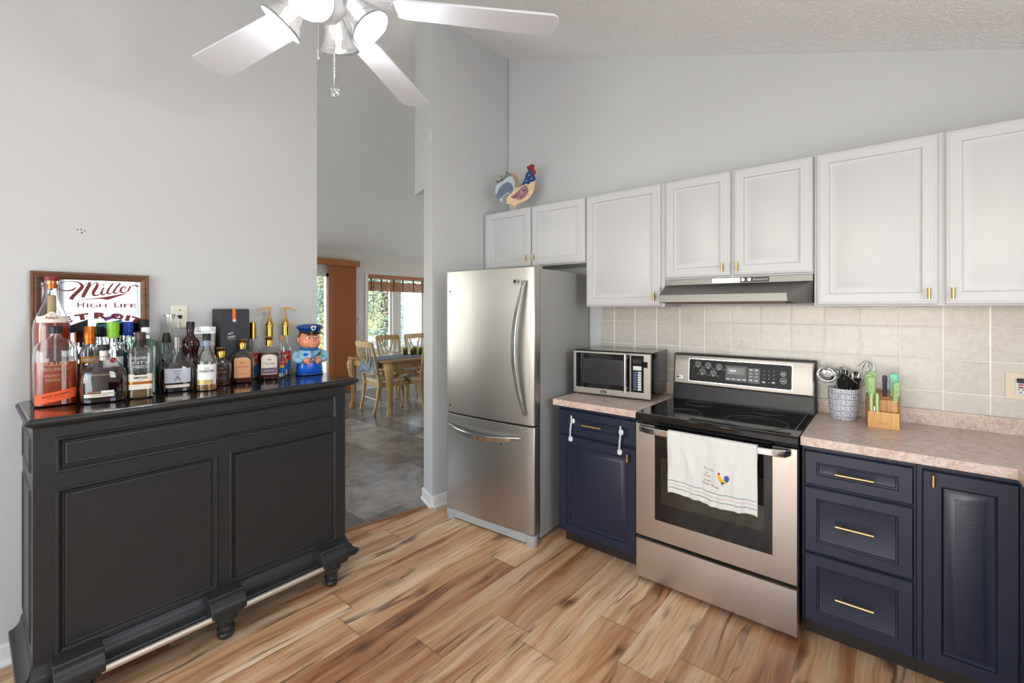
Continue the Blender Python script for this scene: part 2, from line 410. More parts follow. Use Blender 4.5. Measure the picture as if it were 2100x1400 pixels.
def obj(name, mb, mat, parent=None, bev=0., smooth=0., seg=2, loc=None, rot=None, sub=0, solid=0.):
    me = bpy.data.meshes.new(name); me.from_pydata(mb.v, [], mb.f); me.update()
    bm = bmesh.new(); bm.from_mesh(me); bmesh.ops.recalc_face_normals(bm, faces=bm.faces); bm.to_mesh(me); bm.free()
    for x in (mat if isinstance(mat, list) else [mat]): me.materials.append(x)
    if smooth:
        me.shade_smooth()
        if smooth < 180: me.set_sharp_from_angle(angle=R(smooth))
    o = bpy.data.objects.new(name, me); COL.objects.link(o)
    if parent: o.parent = parent
    if loc: o.location = loc
    if rot: o.rotation_euler = rot
    if solid:
        k = o.modifiers.new('s', 'SOLIDIFY'); k.thickness = solid; k.offset = 0
    if bev:
        b = o.modifiers.new('b', 'BEVEL'); b.width = bev; b.segments = seg; b.limit_method = 'ANGLE'; b.angle_limit = R(40)
    if sub:
        b = o.modifiers.new('d', 'SUBSURF'); b.levels = sub; b.render_levels = sub
    return o
def thing(name, label, cat, loc=(0, 0, 0), rz=0., group=None):
    o = bpy.data.objects.new(name, None); o.empty_display_size = .1; COL.objects.link(o); o.location = loc; o.rotation_euler = (0, 0, rz)
    return tag(o, label, cat, group)
def tag(o, label, cat, group=None):
    o['label'] = label; o['category'] = cat
    if group: o['group'] = group
    return o
def struct(name, mb, mat, **k):
    o = obj(name, mb, mat, **k); o['kind'] = 'structure'; return o
def B(*a): return MB().box(*a)
TC = {}
def text(s, size=1., bold=0., shear=0., space=1.):
    """lettering as a flat mesh centred at 0 in x,y"""
    k = (s, bold, shear, space)
    if k not in TC:
        c = bpy.data.curves.new('t', 'FONT'); c.body = s; c.align_x = 'CENTER'; c.align_y = 'CENTER'; c.size = 1
        c.offset = bold; c.shear = shear; c.space_character = space; c.resolution_u = 3
        o = bpy.data.objects.new('t', c); COL.objects.link(o)
        dg = bpy.context.evaluated_depsgraph_get(); me = bpy.data.meshes.new_from_object(o.evaluated_get(dg))
        TC[k] = ([tuple(v.co) for v in me.vertices], [tuple(p.vertices) for p in me.polygons])
        bpy.data.objects.remove(o); bpy.data.meshes.remove(me); bpy.data.curves.remove(c)
    v, f = TC[k]
    return MB().add([(p[0]*size, p[1]*size, 0) for p in v], f)
def text_fit(s, width, height=None, **k):
    t = text(s, 1., **k); xs = [p[0] for p in t.v]; ys = [p[1] for p in t.v]
    sx = width/(max(xs)-min(xs)); cx = (max(xs)+min(xs))/2; cy = (max(ys)+min(ys))/2
    sy = height/(max(ys)-min(ys)) if height else sx
    return t.map(lambda x, y, z: ((x-cx)*sx, (y-cy)*sy, z))
def on_y(t, x, y, z):      # flat text facing -y
    return t.map(lambda a, b, c: (a+x, y, b+z))
def copy_tree(o, parent=None):
    c = o.copy(); COL.objects.link(c); c.parent = parent
    for ch in o.children: copy_tree(ch, c)
    return c

# ------------------------------------------------------------------ the setting
WX = -1.765            # face of the left wall
XR = 2.07              # right wall
YB = -5.5              # wall behind the camera
def kz(x): return 3.648-.335*(x+1.481)
RX = -1.90; RZ = kz(RX)
FX = -6.396; FZ = 2.507
A = (-1.548, -.80); BB = (-1.735, -.727); CC = (-1.95, -.645); EE = (-1.73, -.45)
struct('floor', B(WX, XR, YB, .0, -.05, 0).join(MB().prism([(WX, -1.57), (WX, 0), (-1.7, 0), (-1.7, -1.57)], -.05, -.0005, 'xy')), M_floor)
dfl = MB().prism([(FX, -3.2), (WX-.10, -3.2), (WX-.10, -1.57), (-1.725, -1.44), (-1.60, -.80), (-1.60, 4.8), (FX, 4.8)], -.05, .002, 'xy')
struct('floor_dining', dfl, M_slab)
struct('trim_1', MB().sweep([(-1.728, -1.46, .003), (-1.588, -.79, .003)], .008, .03), pm('transition_strip', (146, 100, 66), .4))
# ceilings
kc = MB().rings([[(RX, YB, RZ), (XR, YB, kz(XR)), (XR, YB, kz(XR)+.1), (RX, YB, RZ+.1)], [(RX, .05, RZ), (XR, .05, kz(XR)), (XR, .05, kz(XR)+.1), (RX, .05, RZ+.1)]])
struct('ceiling', kc, M_ceil)
dc = MB().rings([[(FX, -3.2, FZ), (RX, -3.2, RZ), (RX, -3.2, RZ+.1), (FX, -3.2, FZ+.1)], [(FX, 4.8, FZ), (RX, 4.8, RZ), (RX, 4.8, RZ+.1), (FX, 4.8, FZ+.1)]])
struct('ceiling_dining', dc, M_ceil)
kc2 = MB().rings([[(RX, .05, RZ), (-1.4, .05, kz(-1.4)), (-1.4, .05, kz(-1.4)+.1), (RX, .05, RZ+.1)], [(RX, 4.8, RZ), (-1.4, 4.8, kz(-1.4)), (-1.4, 4.8, kz(-1.4)+.1), (RX, 4.8, RZ+.1)]])
struct('ceiling_hall', kc2, M_ceil)
# walls
struct('wall_stove', MB().prism([(-1.481, 0), (XR+.12, 0), (XR+.12, kz(XR+.12)+.03), (-1.481, kz(-1.481)+.03)], 0, .12, 'xz'), M_wall)
struct('wall_left', MB().prism([(WX, 0), (WX-.12, 0), (WX-.12, kz(WX-.12)+.02), (WX, kz(WX)+.02)], YB, -1.575, 'xz'), M_wall)
lowp = [(-1.481, .1), A, BB, (-1.66, .1)]
zt = 3.74
struct('wall_fridge', MB().prism(lowp, 0, zt-.0, 'xy').join(MB().prism([(-1.66, 0), (-1.56, 0), (-1.56, 4.8), (-1.66, 4.8)], 0, zt, 'xy')), M_wall)
struct('wall_header', MB().prism([BB, CC, EE, (-1.68, -.3)], 2.42, RZ+.02, 'xy'), M_wall)
struct('wall_hidden', B(-1.9, -1.6, 4.8, 4.9, 0, 4), M_wall)
def wall_with_holes(name, u0, u1, z1, holes, put, mat, thick):
    """vertical wall made of boxes around rectangular holes; holes: (a,b,z0,z1)"""
    m = MB(); us = sorted({u0, u1, *[h[0] for h in holes], *[h[1] for h in holes]})
    for a, b in zip(us[:-1], us[1:]):
        hs = [h for h in holes if h[0] <= a+1e-6 and h[1] >= b-1e-6]
        z = 0.
        for h in sorted(hs, key=lambda h: h[2]):
            if h[2] > z: put(m, a, b, z, h[2])
            z = h[3]
        put(m, a, b, z, z1)
    return struct(name, m, mat)
# far dining wall: sliding glass door and a wide window
wall_with_holes('wall_far', -3.2, 4.8, FZ+.05, [(-.85, 1.02, .03, 2.10), (1.76, 2.319, .70, 2.08), (2.504, 3.10, .70, 2.08)],
                lambda m, a, b, z0, z1: m.box(FX-.14, FX, a, b, z0, z1), M_wall2, .14)
def gable(name, y0, y1, xr, hole):
    m = MB().box(FX, hole[0], y0, y1, 0, FZ).box(hole[1], xr, y0, y1, 0, FZ).box(hole[0], hole[1], y0, y1, 0, hole[2]).box(hole[0], hole[1], y0, y1, hole[3], FZ)
    m.prism([(FX, FZ), (xr, FZ), (xr, RZ-.05), (RX, RZ), ], y0, y1, 'xz'); return struct(name, m, M_wall2)
gable('wall_dining_left', -3.3, -3.2, WX-.06, (-5.3, -3.5, .6, 2.2))
gable('wall_dining_right', 4.8, 4.9, -1.4, (-5.1, -3.3, .7, 2.2))
# wall behind the camera and right wall, with their glass
m = MB()
for a, b, z0, z1 in ((WX-.12, -1.55, 0, 4), (-1.55, -.65, 0, .95), (-1.55, -.65, 2.15, 4), (-.65, -.75+.0, 0, 4), (1.85, XR+.12, 0, 3), (-.75, 1.85, 2.3, 4), (-.65, -.75, 0, 4)):
    if b > a: m.box(a, b, YB-.12, YB, z0, z1)
m.box(-.75, -.65, YB-.12, YB, 0, 2.3)
struct('wall_back', m, M_wall)
wall_with_holes('wall_right', YB, .0, kz(XR)+.05, [(-2.4, -1.1, 1.08, 2.12)], lambda m, a, b, z0, z1: m.box(XR, XR+.12, a, b, z0, z1), M_wall, .12)
def window(name, pts, glass):
    f = struct(name, pts, M_trim); struct_pane = obj('pane', glass, M_pane, f); return f
window('window_1', B(-.65, -.60, YB-.1, YB-.02, 0, 2.3).join(B(1.80, 1.85, YB-.1, YB-.02, 0, 2.3)).join(B(.57, .63, YB-.1, YB-.02, 0, 2.3)).join(B(-.65, 1.85, YB-.1, YB-.02, 2.24, 2.3)).join(B(-.65, 1.85, YB-.1, YB-.02, 0, .07)),
       B(-.6, 1.8, YB-.065, YB-.06, .07, 2.24))
window('window_2', B(XR+.02, XR+.1, -2.4, -2.35, 1.08, 2.12).join(B(XR+.02, XR+.1, -1.15, -1.1, 1.08, 2.12)).join(B(XR+.02, XR+.1, -2.4, -1.1, 1.08, 1.13)).join(B(XR+.02, XR+.1, -2.4, -1.1, 2.07, 2.12)).join(B(XR+.03, XR+.09, -1.77, -1.73, 1.08, 2.12)),
       B(XR+.058, XR+.062, -2.36, -1.14, 1.12, 2.08))
window('window_3', B(-1.55, -1.5, YB-.1, YB-.02, .95, 2.15).join(B(-.7, -.65, YB-.1, YB-.02, .95, 2.15)).join(B(-1.55, -.65, YB-.1, YB-.02, .95, 1.0)).join(B(-1.55, -.65, YB-.1, YB-.02, 2.1, 2.15)),
       B(-1.5, -.7, YB-.065, YB-.06, 1.0, 2.1))
for i, (a, b, z0, z1, y) in enumerate(((-5.3, -3.5, .6, 2.2, -3.25), (-5.1, -3.3, .7, 2.2, 4.85))):  # unseen side windows, added so the dining fill lamps can shine in
    f = MB().box(a, a+.05, y-.03, y+.03, z0, z1).box(b-.05, b, y-.03, y+.03, z0, z1).box(a+.05, b-.05, y-.03, y+.03, z0, z0+.05).box(a+.05, b-.05, y-.03, y+.03, z1-.05, z1)
    window('window_%d' % (6+i), f, B(a+.05, b-.05, y-.002, y+.002, z0+.05, z1-.05))
# dining windows: white outer casing, frames, panes
x0, x1 = FX-.08, FX+.015
cs = MB()
cs.box(FX, FX+.018, 1.70, 1.76, .62, 2.14).box(FX, FX+.018, 3.10, 3.16, .62, 2.14).box(FX, FX+.018, 1.76, 3.10, 2.08, 2.14).box(FX, FX+.03, 1.70, 3.16, .64, .70)
struct('trim_2', cs, M_trim, bev=.004)
for i, (a, b) in enumerate(((1.76, 2.319), (2.504, 3.10))):
    f = MB().box(x0-.02, x0+.03, a, a+.035, .70, 2.08).box(x0-.02, x0+.03, b-.035, b, .70, 2.08).box(x0-.02, x0+.03, a+.035, b-.035, .70, .735).box(x0-.02, x0+.03, a+.035, b-.035, 2.045, 2.08)
    window('window_%d' % (4+i), f, B(x0, x0+.004, a+.03, b-.03, .73, 2.05))
f = MB().box(x0-.03, x0+.05, .97, 1.02, .03, 2.10).box(x0-.03, x0+.05, -.85, -.80, .03, 2.10).box(x0-.03, x0+.05, -.85, 1.02, 2.04, 2.10).box(x0-.03, x0+.05, -.85, 1.02, .03, .10).box(x0-.03, x0+.03, .02, .08, .03, 2.10)
dr = struct('door_1', f, M_trim); obj('pane', B(x0, x0+.004, -.8, .97, .1, 2.04), M_pane, dr)
# baseboards
def baseb(name, a, b, h=.085, t=.016):
    a = Vector(a+(0,)); b = Vector(b+(0,)); d = (b-a).normalized(); n_ = Vector((d.y, -d.x, 0))
    prof = [(0, 0), (t+.012, 0), (t+.012, .008), (t, .022), (t, h-.008), (t-.006, h), (0, h)]
    return MB().rings([[tuple(p+n_*q[0]+Vector((0, 0, q[1]))) for q in prof] for p in (a, b)])
struct('baseboard_left', baseb('', (WX, YB), (WX, -1.575)), M_trim)
struct('baseboard_fridge', baseb('', (A[0]+.0, A[1]), (-1.49, -.1)).join(baseb('', (BB[0], BB[1]), (A[0], A[1]))), M_trim)
struct('baseboard_far', baseb('', (FX, 1.03), (FX, 4.8)), M_trim)
# tiled backsplash
struct('wall_tiles', B(-.566, XR, -.006, 0, .90, 1.497), M_tile)
obj_cover = MB().lathe([(0, .078), (.006, .078), (.010, .070), (.012, .05)], n=32)
o = obj('round_cover_plate', obj_cover, M_wall, smooth=35)
dv = Vector((BB[0]-A[0], BB[1]-A[1], 0)).normalized()
nrm = Vector((-dv.y, dv.x, 0));  nrm = nrm if nrm.y < 0 else -nrm
o.rotation_euler = nrm.to_track_quat('Z', 'Y').to_euler(); o.location = (A[0]+dv.x*.082, A[1]+dv.y*.082, 2.785)
tag(o, 'round wall-coloured blank cover plate high on the edge of the opening', 'cover plate')
# little dark scuffs on the left wall
m = MB()
for dy, dz, r_ in ((-.012, .006, .003), (0, .009, .003), (.012, .004, .003), (.002, -.006, .0035)):
    m.lathe([(0, r_), (.0012, r_*.6)], n=8)
    m.v[-16:] = [(WX+p[2], -2.685+dy+p[0], 1.832+dz+p[1]) for p in m.v[-16:]]
s_ = obj('nail_marks', m, pm('dark_mark', (70, 66, 62), .8)); tag(s_, 'cluster of tiny dark marks on the bare left wall', 'wall mark')
# ------------------------------------------------------------------ dining wall furniture
v = thing('vertical_blind', 'stacked brown vertical blind beside the sliding glass door', 'blind', (FX+.06, 1.22, 0))
obj('valance', B(-.04, .06, -1.9, .31, 2.235, 2.335), M_blind, v, bev=.003)
for k in range(30):
    yy = -.215+k*.0152
    obj('vane', MB().bar((-.0, yy, .02), (-.0, yy, 2.235), .075, .0012, up=(.30, .95, 0)), M_blind, v)
v = thing('woven_shade', 'raised brown woven shade inside the dining window', 'window shade', (FX+.0, 2.43, 0))
obj('headrail', B(-.03, .03, -.66, .66, 2.055, 2.125), M_blind, v, bev=.003)
m = MB()
for k in range(11):
    z = 1.815+k*.0165; m.box(-.012-.006*(k % 2), .010+.004*(k % 3), -.66, .66, z, z+.014)
obj('slat_stack', m, M_blind, v)
for yy in (-.6, -.38, -.1, .12, .38, .6): obj('ladder_tape', B(-.002, .016, yy-.012, yy+.012, 1.815, 2.06), pm('dark_brown_tape', (92, 52, 30), .7), v)
obj('wand', MB().tube([(.02, -.56, 2.05), (.022, -.56, 1.25)], .004, 6), pm('dark_wand', (60, 52, 46), .5), v)
v = thing('light_switch', 'ivory light switch plate on the wall between blind and window', 'light switch', (FX, 1.585, 1.30))
obj('plate', B(0, .007, -.036, .036, -.06, .06), M_ivory, v, bev=.003); obj('toggle', B(.007, .018, -.006, .006, -.012, .012), M_ivory, v)

# ------------------------------------------------------------------ upper cabinets
def tknob(parent, x, y, z, h=.048, tilt=0):
    k = obj('handle', MB().tube([(x, y, z), (x, y-.024, z)], .004, 8).tube([(x-tilt, y-.026, z-h/2), (x+tilt, y-.026, z+h/2)], .0065, 10), M_brass, parent, smooth=40)
    k['label'] = 'brushed brass bar knob'; return k
UD = [(0, -.014), (.003, -.018), (.007, -.020), (.012, -.020), (.014, -.022), (.052, -.022), (.055, -.012), (.060, -.0095), (.064, -.0095), (.092, -.0195), (.094, -.0205)]
def upper(name, label, x0, x1, z0, z1, doors, yf=-.282, zb=None, extra=None):
    t = thing(name, label, 'cabinet', ((x0+x1)/2, 0, z0)); cx = (x0+x1)/2
    obj('body', B(x0-cx, x1-cx, yf, -.001, 0, z1-z0), M_white, t, bev=.0015)
    for a, b, kx, kz_, zl, zh in doors:
        d = obj('door', MB().panel(a-cx, b-cx, zl-z0, zh-z0, [(i, yf+y) for i, y in UD], yf-.0005), M_white, t, smooth=30)
        tknob(d, kx-cx, yf-.020, kz_-z0, tilt=.0)
    if extra: extra(t, cx)
    return t
upper('wall_cabinet', 'short white two-door wall cabinet directly above the refrigerator', -1.497, -.536, 1.797, 2.250,
      [(-1.464, -1.012, -1.048, 1.862, 1.803, 2.247), (-1.000, -.541, -.975, 1.862, 1.803, 2.247)])
upper('wall_cabinet', 'white single-door wall cabinet above the microwave', -.534, .013, 1.492, 2.250,
      [(-.530, -.010, -.041, 1.553, 1.498, 2.247)])
upper('wall_cabinet', 'white two-door wall cabinet directly above the range hood', .0145, .7755, 1.655, 2.250,
      [(.019, .388, .349, 1.712, 1.663, 2.247), (.404, .772, .424, 1.712, 1.663, 2.247)])
upper('wall_cabinet', 'tall wide white two-door wall cabinet at the right, above the knife block', .7775, 1.735, 1.492, 2.252,
      [(.788, 1.234, 1.203, 1.546, 1.498, 2.249), (1.256, 1.705, 1.279, 1.546, 1.498, 2.249)])

# ------------------------------------------------------------------ range hood
t = thing('range_hood', 'stainless under-cabinet range hood above the electric range', 'range hood', (.395, 0, 1.51))
hx0, hx1 = -.378, .378
prof_side = lambda x, i: [(x+i, -.003, 0.0), (x+i, -.003, .144), (x+i, -.285, .144)]
m = MB()
# flat upper band, sloped face with angled ends, lower lip
lo, hi, dz = .0, .144, .110
pts = [(hx0, -.29, hi), (hx1, -.29, hi), (hx0, -.29, dz), (hx1, -.29, dz), (hx0+.03, -.465, .048), (hx1-.09, -.465, .048), (hx0+.03, -.465, .006), (hx1-.085, -.465, .006),
       (hx0, -.27, 0), (hx1, -.27, 0), (hx0, -.003, hi), (hx1, -.003, hi), (hx0, -.003, 0), (hx1, -.003, 0)]
m.add(pts, [(0, 1, 3, 2), (2, 3, 5, 4), (4, 5, 7, 6), (2, 4, 6, 8), (3, 9, 7, 5), (0, 2, 8, 12, 10), (1, 11, 13, 9, 3), (10, 11, 1, 0), (6, 7, 9, 13, 12, 8), (10, 12, 13, 11)])
obj('canopy', m, steel_mat('hood_steel', (128, 126, 123), .45), t, bev=.0012)
f = obj('vent_grille', B(-.104, .04, -.2935, -.290, .1155, .140), M_chrome, t)
for k in range(8):
    mm = MB()
    for q in range(4): mm.box(-.101+k*.0177, -.101+k*.0177+.0135, -.2945, -.2935, .1178+q*.0053, .1178+q*.0053+.0035)
    obj('slot', mm, M_blk, f)
f = obj('control_strip', B(.042, .182, -.2935, -.290, .1145, .141), M_blk, t, bev=.001)
for x in (.057, .088):
    obj('knob', MB().tube([(x, -.2935, .1285), (x, -.300, .1285)], .0085, 16), M_chrome, f, smooth=40)
obj('brand_lettering', on_y(text_fit('Kenmore', .072, .012, shear=.4), .140, -.2938, .1285), M_grout, f)
obj('grease_filter', B(hx0+.05, hx1-.1, -.42, -.06, -.002, .006), pm('filter_mesh', (92, 74, 56), .5, metal=.6), t)

# ------------------------------------------------------------------ refrigerator
FR = R(4.0)
t = thing('refrigerator', 'tall stainless bottom-freezer refrigerator between the wall end and the navy cabinet', 'refrigerator', (-.612, -.79, 0), FR)
fw = -.752
obj('body', B(fw+.004, -.004, .088, .765, .035, 1.733), M_fside, t, bev=.004)
def bowed(z0, z1, bulge=.016, r=.022, back=.078):
    """door skin, bowed in plan with rounded vertical edges"""
    m = MB(); n = 20; ring = []
    for i in range(n+1):
        u = i/n; x = fw+r*0+u*(-fw); y = -bulge*(1-(2*u-1)**2)+.012
        ring.append((x, y))
    ring[0] = (fw, .030); ring.insert(1, (fw+.004, .016)); ring[-1] = (0, .030); ring.insert(-1, (-.004, .016))
    poly = ring+[(0, back), (fw, back)]
    return m.prism(poly, z0, z1, 'xy')
d = obj('fridge_door', bowed(.752, 1.742), M_fridge, t, bev=.004, smooth=50)
hy = -.012
def bow_handle(m, pts, w_, tk, up): return m.sweep(pts, w_, tk, up)
n = 22
pts = []
for i in range(n+1):
    u = i/n; z = .815+u*(1.655-.815); dep = .052*math.sin(PI*u)**.8; x = -.060-.050*math.sin(PI*u)**1.0
    pts.append((x, -.010-dep, z))
wd = [.022+.022*math.sin(PI*i/n)**.6 for i in range(n+1)]
h = obj('handle', MB().sweep(pts, wd, .013, up=(1, -.35, 0)), M_chrome, d, bev=.004, smooth=50); h['label'] = 'long curved vertical metal handle'
b_ = obj('badge', B(-.152, -.093, -.0065, -.001, 1.636, 1.667), M_chrome, d, bev=.001)
mk = MB().lathe([(0, .010), (.0012, .010)], n=20).map(lambda x, y, z: (x-.138, -.0065-z, y+1.6515))
obj('badge_emblem', mk, M_ink, b_); obj('badge_lettering', on_y(text_fit('LG', .022, .014, bold=.03), -.111, -.0072, 1.6515), M_ink, b_)
d2 = obj('freezer_drawer', bowed(.075, .742), M_fridge, t, bev=.004, smooth=50)
pts = []
for i in range(n+1):
    u = i/n; x = fw+.042+u*(.655-.042+.01); dep = .050*math.sin(PI*u)**.8; z = .668-.030*math.sin(PI*u)
    pts.append((x, -.010-dep, z))
h = obj('handle', MB().sweep(pts, [.018+.024*math.sin(PI*i/n)**.6 for i in range(n+1)], .013, up=(0, -.3, 1)), M_chrome, d2, bev=.004, smooth=50); h['label'] = 'wide curved horizontal metal handle'
obj('lock', MB().tube([(-.245, -.004, .608), (-.245, -.010, .608)], .0065, 14), M_chrome, d2, smooth=40)
obj('gasket', B(fw+.01, -.01, .03, .09, .738, .756), M_blkm, t)
obj('toe_grille', B(fw+.03, -.06, .02, .08, .012, .07).join(B(fw+.10, -.12, .016, .021, .028, .034)), M_fside, t, bev=.002)
for x in (fw+.038, -.034):
    obj('foot', MB().loft([(.0, .028, .034, 2.6, x, .035), (.006, .031, .037, 2.6, x, .035), (.072, .032, .038, 2.6, x, .035)], 20), M_fside, t, smooth=40)
for x in (fw+.05, -.05): obj('hinge_cover', MB().loft([(1.733, .045, .035, 4, x, .10), (1.748, .042, .032, 4, x, .10), (1.754, .03, .022, 4, x, .10)], 20), M_fside, t, smooth=40)
for zz in (.80, 1.60): obj('screw_cap', MB().tube([(fw+.045, .012, zz), (fw+.045, .0045, zz)], .005, 10), M_blkm, d)

# ------------------------------------------------------------------ navy base cabinets and worktops
def pull(parent, x, y, z, L=.130):
    m = MB().tube([(x-L/2, y-.032, z), (x+L/2, y-.032, z)], .0058, 10)
    for s_ in (-1, 1): m.tube([(x+s_*L*.34, y, z), (x+s_*L*.34, y-.030, z)], .0042, 8)
    k = obj('handle', m, M_brass, parent, smooth=40); k['label'] = 'slim brushed brass bar handle'
DR = [(0, -.014), (.005, -.020), (.046, -.020), (.049, -.016), (.053, -.0155), (.056, -.011), (.058, -.0105)]
DD = [(0, -.014), (.005, -.020), (.055, -.020), (.058, -.012), (.063, -.008), (.068, -.008), (.090, -.018), (.093, -.0188)]
yf = -.605
def base(name, label, x0, x1, mats=M_navy):
    t = thing(name, label, 'cabinet', ((x0+x1)/2, 0, 0)); c = (x0+x1)/2
    obj('body', B(x0-c, x1-c, yf, -.01, .088, .8755), M_navy, t, bev=.001)
    k = obj('toe_board', B(x0-c+(.015 if x0 < 0 else 0), x1-c, -.545, -.02, 0, .088), M_toe, t); return t, c
t, c = base('base_cabinet', 'narrow navy base cabinet under the microwave, with two child locks', -.548, -.010)
d = obj('drawer', MB().panel(-.534-c, -.019-c, .701, .850, [(i, yf+y) for i, y in DR], yf), M_navy, t, smooth=25); pull(d, -.293-c, yf-.011, .776)
d = obj('door', MB().panel(-.536-c, -.021-c, .090, .690, [(i, yf+y) for i, y in DD], yf), M_navy, t, smooth=25); tknob(d, -.062-c, yf-.018, .641, .042)
t, c = base('base_cabinet', 'navy three-drawer base cabinet right of the range', .766, 1.152)
for z0, z1, hz in ((.700, .850, .770), (.404, .690, .548), (.094, .394, .236)):
    d = obj('drawer', MB().panel(.776-c, 1.144-c, z0, z1, [(i, yf+y) for i, y in DR], yf), M_navy, t, smooth=25); pull(d, .956-c, yf-.011, hz)
t, c = base('base_cabinet', 'navy single-door corner base cabinet at the right edge', 1.153, 1.44)
DN = [(i if i < .05 else i-.004, y) for i, y in DD]
d = obj('door', MB().panel(1.168-c, 1.428-c, .094, .850, [(i, yf+y) for i, y in DD], yf), M_navy, t, smooth=25); tknob(d, 1.200-c, yf-.018, .818, .045)
t = thing('base_cabinet', 'navy base cabinet return running towards the viewer at the right edge', 'cabinet', (1.75, -1.4, 0))
obj('body', B(1.445-1.75, XR-1.75-.004, -1.25, .78, .088, .8755), M_navy, t); obj('toe_board', B(1.50-1.75, XR-1.75-.004, -1.25, .78, 0, .088), M_toe, t)
t = thing('worktop', 'short pink-grey laminate worktop carrying the microwave', 'worktop', (-.28, 0, .876))
obj('slab', B(-.563+.28, -.002+.28, -.656, -.001, 0, .038), M_lam, t, bev=.0015); obj('upstand', B(-.563+.28, -.002+.28, -.024, -.007, .038, .115), M_lam, t, bev=.001)
t = thing('worktop', 'long L-shaped pink-grey laminate worktop right of the range', 'worktop', (1.4, 0, .876))
pl = [(.766, -.656), (.766, -.008), (XR-.003, -.008), (XR-.003, -2.65), (1.418, -2.65), (1.418, -.656)]
obj('slab', MB().prism([(a-1.4, b) for a, b in pl], 0, .038, 'xy'), M_lam, t, bev=.0015)
obj('upstand', B(.766-1.4, XR-1.4-.003, -.026, -.008, .038, .112), M_lam, t, bev=.001)
# child locks
def lock(label, xt, zt_, xb, zb, y1, y2):
    t = thing('child_lock', label, 'child lock', ((xt+xb)/2, y1, (zt_+zb)/2)); ox, oy, oz = t.location
    for x, z, y in ((xt, zt_, y1), (xb, zb, y2)):
        m = MB().loft([(0, .0155, .0135, 3), (.008, .0155, .0135, 3), (.010, .013, .011, 3)], 20).map(lambda a, b, c_: (x+a-ox, y-c_-oy, z+b-oz))
        k = obj('lock_pad', m, M_plastic, t, smooth=40)
    y = min(y1, y2)-.011
    obj('strap', MB().sweep([(xt-ox-.004, y+.004-oy, zt_+.034-oz), (xt-ox, y-oy, zt_-oz), ((xt+xb)/2-ox+.002, y-.008-oy, (zt_+zb)/2-oz), (xb-ox, y-oy, zb-oz)], .0105, .002, up=(1, 0, 0)), pm('frosted_strap', (196, 206, 212), .35), t, bev=.0005)
lock('white child lock strapped across drawer and door, left of the brass handle', -.437, .787, -.447, .676, yf-.011, yf-.020)
lock('white child lock strapped across drawer and door, right of the brass handle', -.108, .775, -.117, .660, yf-.020, yf-.020)

# ------------------------------------------------------------------ electric range
t = thing('electric_range', 'stainless freestanding electric range with black glass cooktop', 'range', (.382, 0, 0)); c = .382
obj('body', B(.008-c, .756-c, -.64, -.03, .03, .885), M_blkm, t)
obj('lower_drawer', MB().panel(.004-c, .760-c, .028, .238, [(0, -.676), (.004, -.683), (.012, -.6835)], -.64), M_steel, t, smooth=30)
d = obj('oven_door', MB().panel(.003-c, .761-c, .254, .862, [(0, -.676), (.004, -.683), (.010, -.6835)], -.645), M_steel, t, smooth=30)
gw = B(.112-c, .662-c, -.6852, -.680, .362, .868); g_ = obj('door_glass', gw, M_bglass, d, bev=.002)
obj('oven_window', MB().panel(.145-c, .632-c, .455, .70, [(0, -.6858), (.004, -.6862)], -.685), M_oven, g_, bev=.006)
mm = MB()
for k in range(3): mm.box(.125-c, .65-c, -.6862, -.685, .835+k*.008, .838+k*.008)
obj('vent_slots', mm, M_blkm, g_)
pts = [(.035-c, -.69, .842), (.05-c, -.722, .842), (.10-c, -.738, .842)]+[(.10+.56*i/8-c, -.738-.006*math.sin(PI*i/8), .842) for i in range(1, 8)]+[(.66-c, -.738, .842), (.715-c, -.722, .842), (.73-c, -.69, .842)]
h = obj('handle', MB().sweep(pts, [.03]+[.034]*(len(pts)-2)+[.03], .016), M_chrome, d, bev=.005, smooth=50, seg=3); h['label'] = 'broad brushed metal towel-bar handle'
ct = obj('cooktop', MB().rings([[(x, y, z) for x, y in ((.004-c, -.686+o_), (.762-c, -.686+o_), (.762-c, -.10), (.004-c, -.10))] for z, o_ in ((.874, .006), (.880, 0), (.905, 0), (.912, .004), (.914, .012))]), M_bglass, t, bev=.0015)
obj('trim_edge', B(.012-c, .754-c, -.675, -.672, .914, .9152).join(B(.73-c, .733-c, -.67, -.13, .914, .9148)), pm('grey_line', (120, 120, 118), .3), ct)
ring_m = pm('burner_ring_print', (86, 86, 84), .2); disc_m = pm('burner_disc', (26, 26, 28), .08, coat=.5)
for x, y, r_ in ((.20, -.51, .095), (.20, -.24, .078), (.555, -.505, .145), (.56, -.22, .08)):
    m = MB()
    for rr in ((r_, r_-.0035), (r_*.93, r_*.93-.0015), (r_*.62, r_*.62-.0015)):
        m.rings([[(x-c+q*math.cos(2*PI*k/48), y+q*math.sin(2*PI*k/48), z) for k in range(48)] for q, z in ((rr[0], .9142), (rr[0], .9148), (rr[1], .9148), (rr[1], .9142))], closed=True)
    obj('burner_ring', m, ring_m, ct)
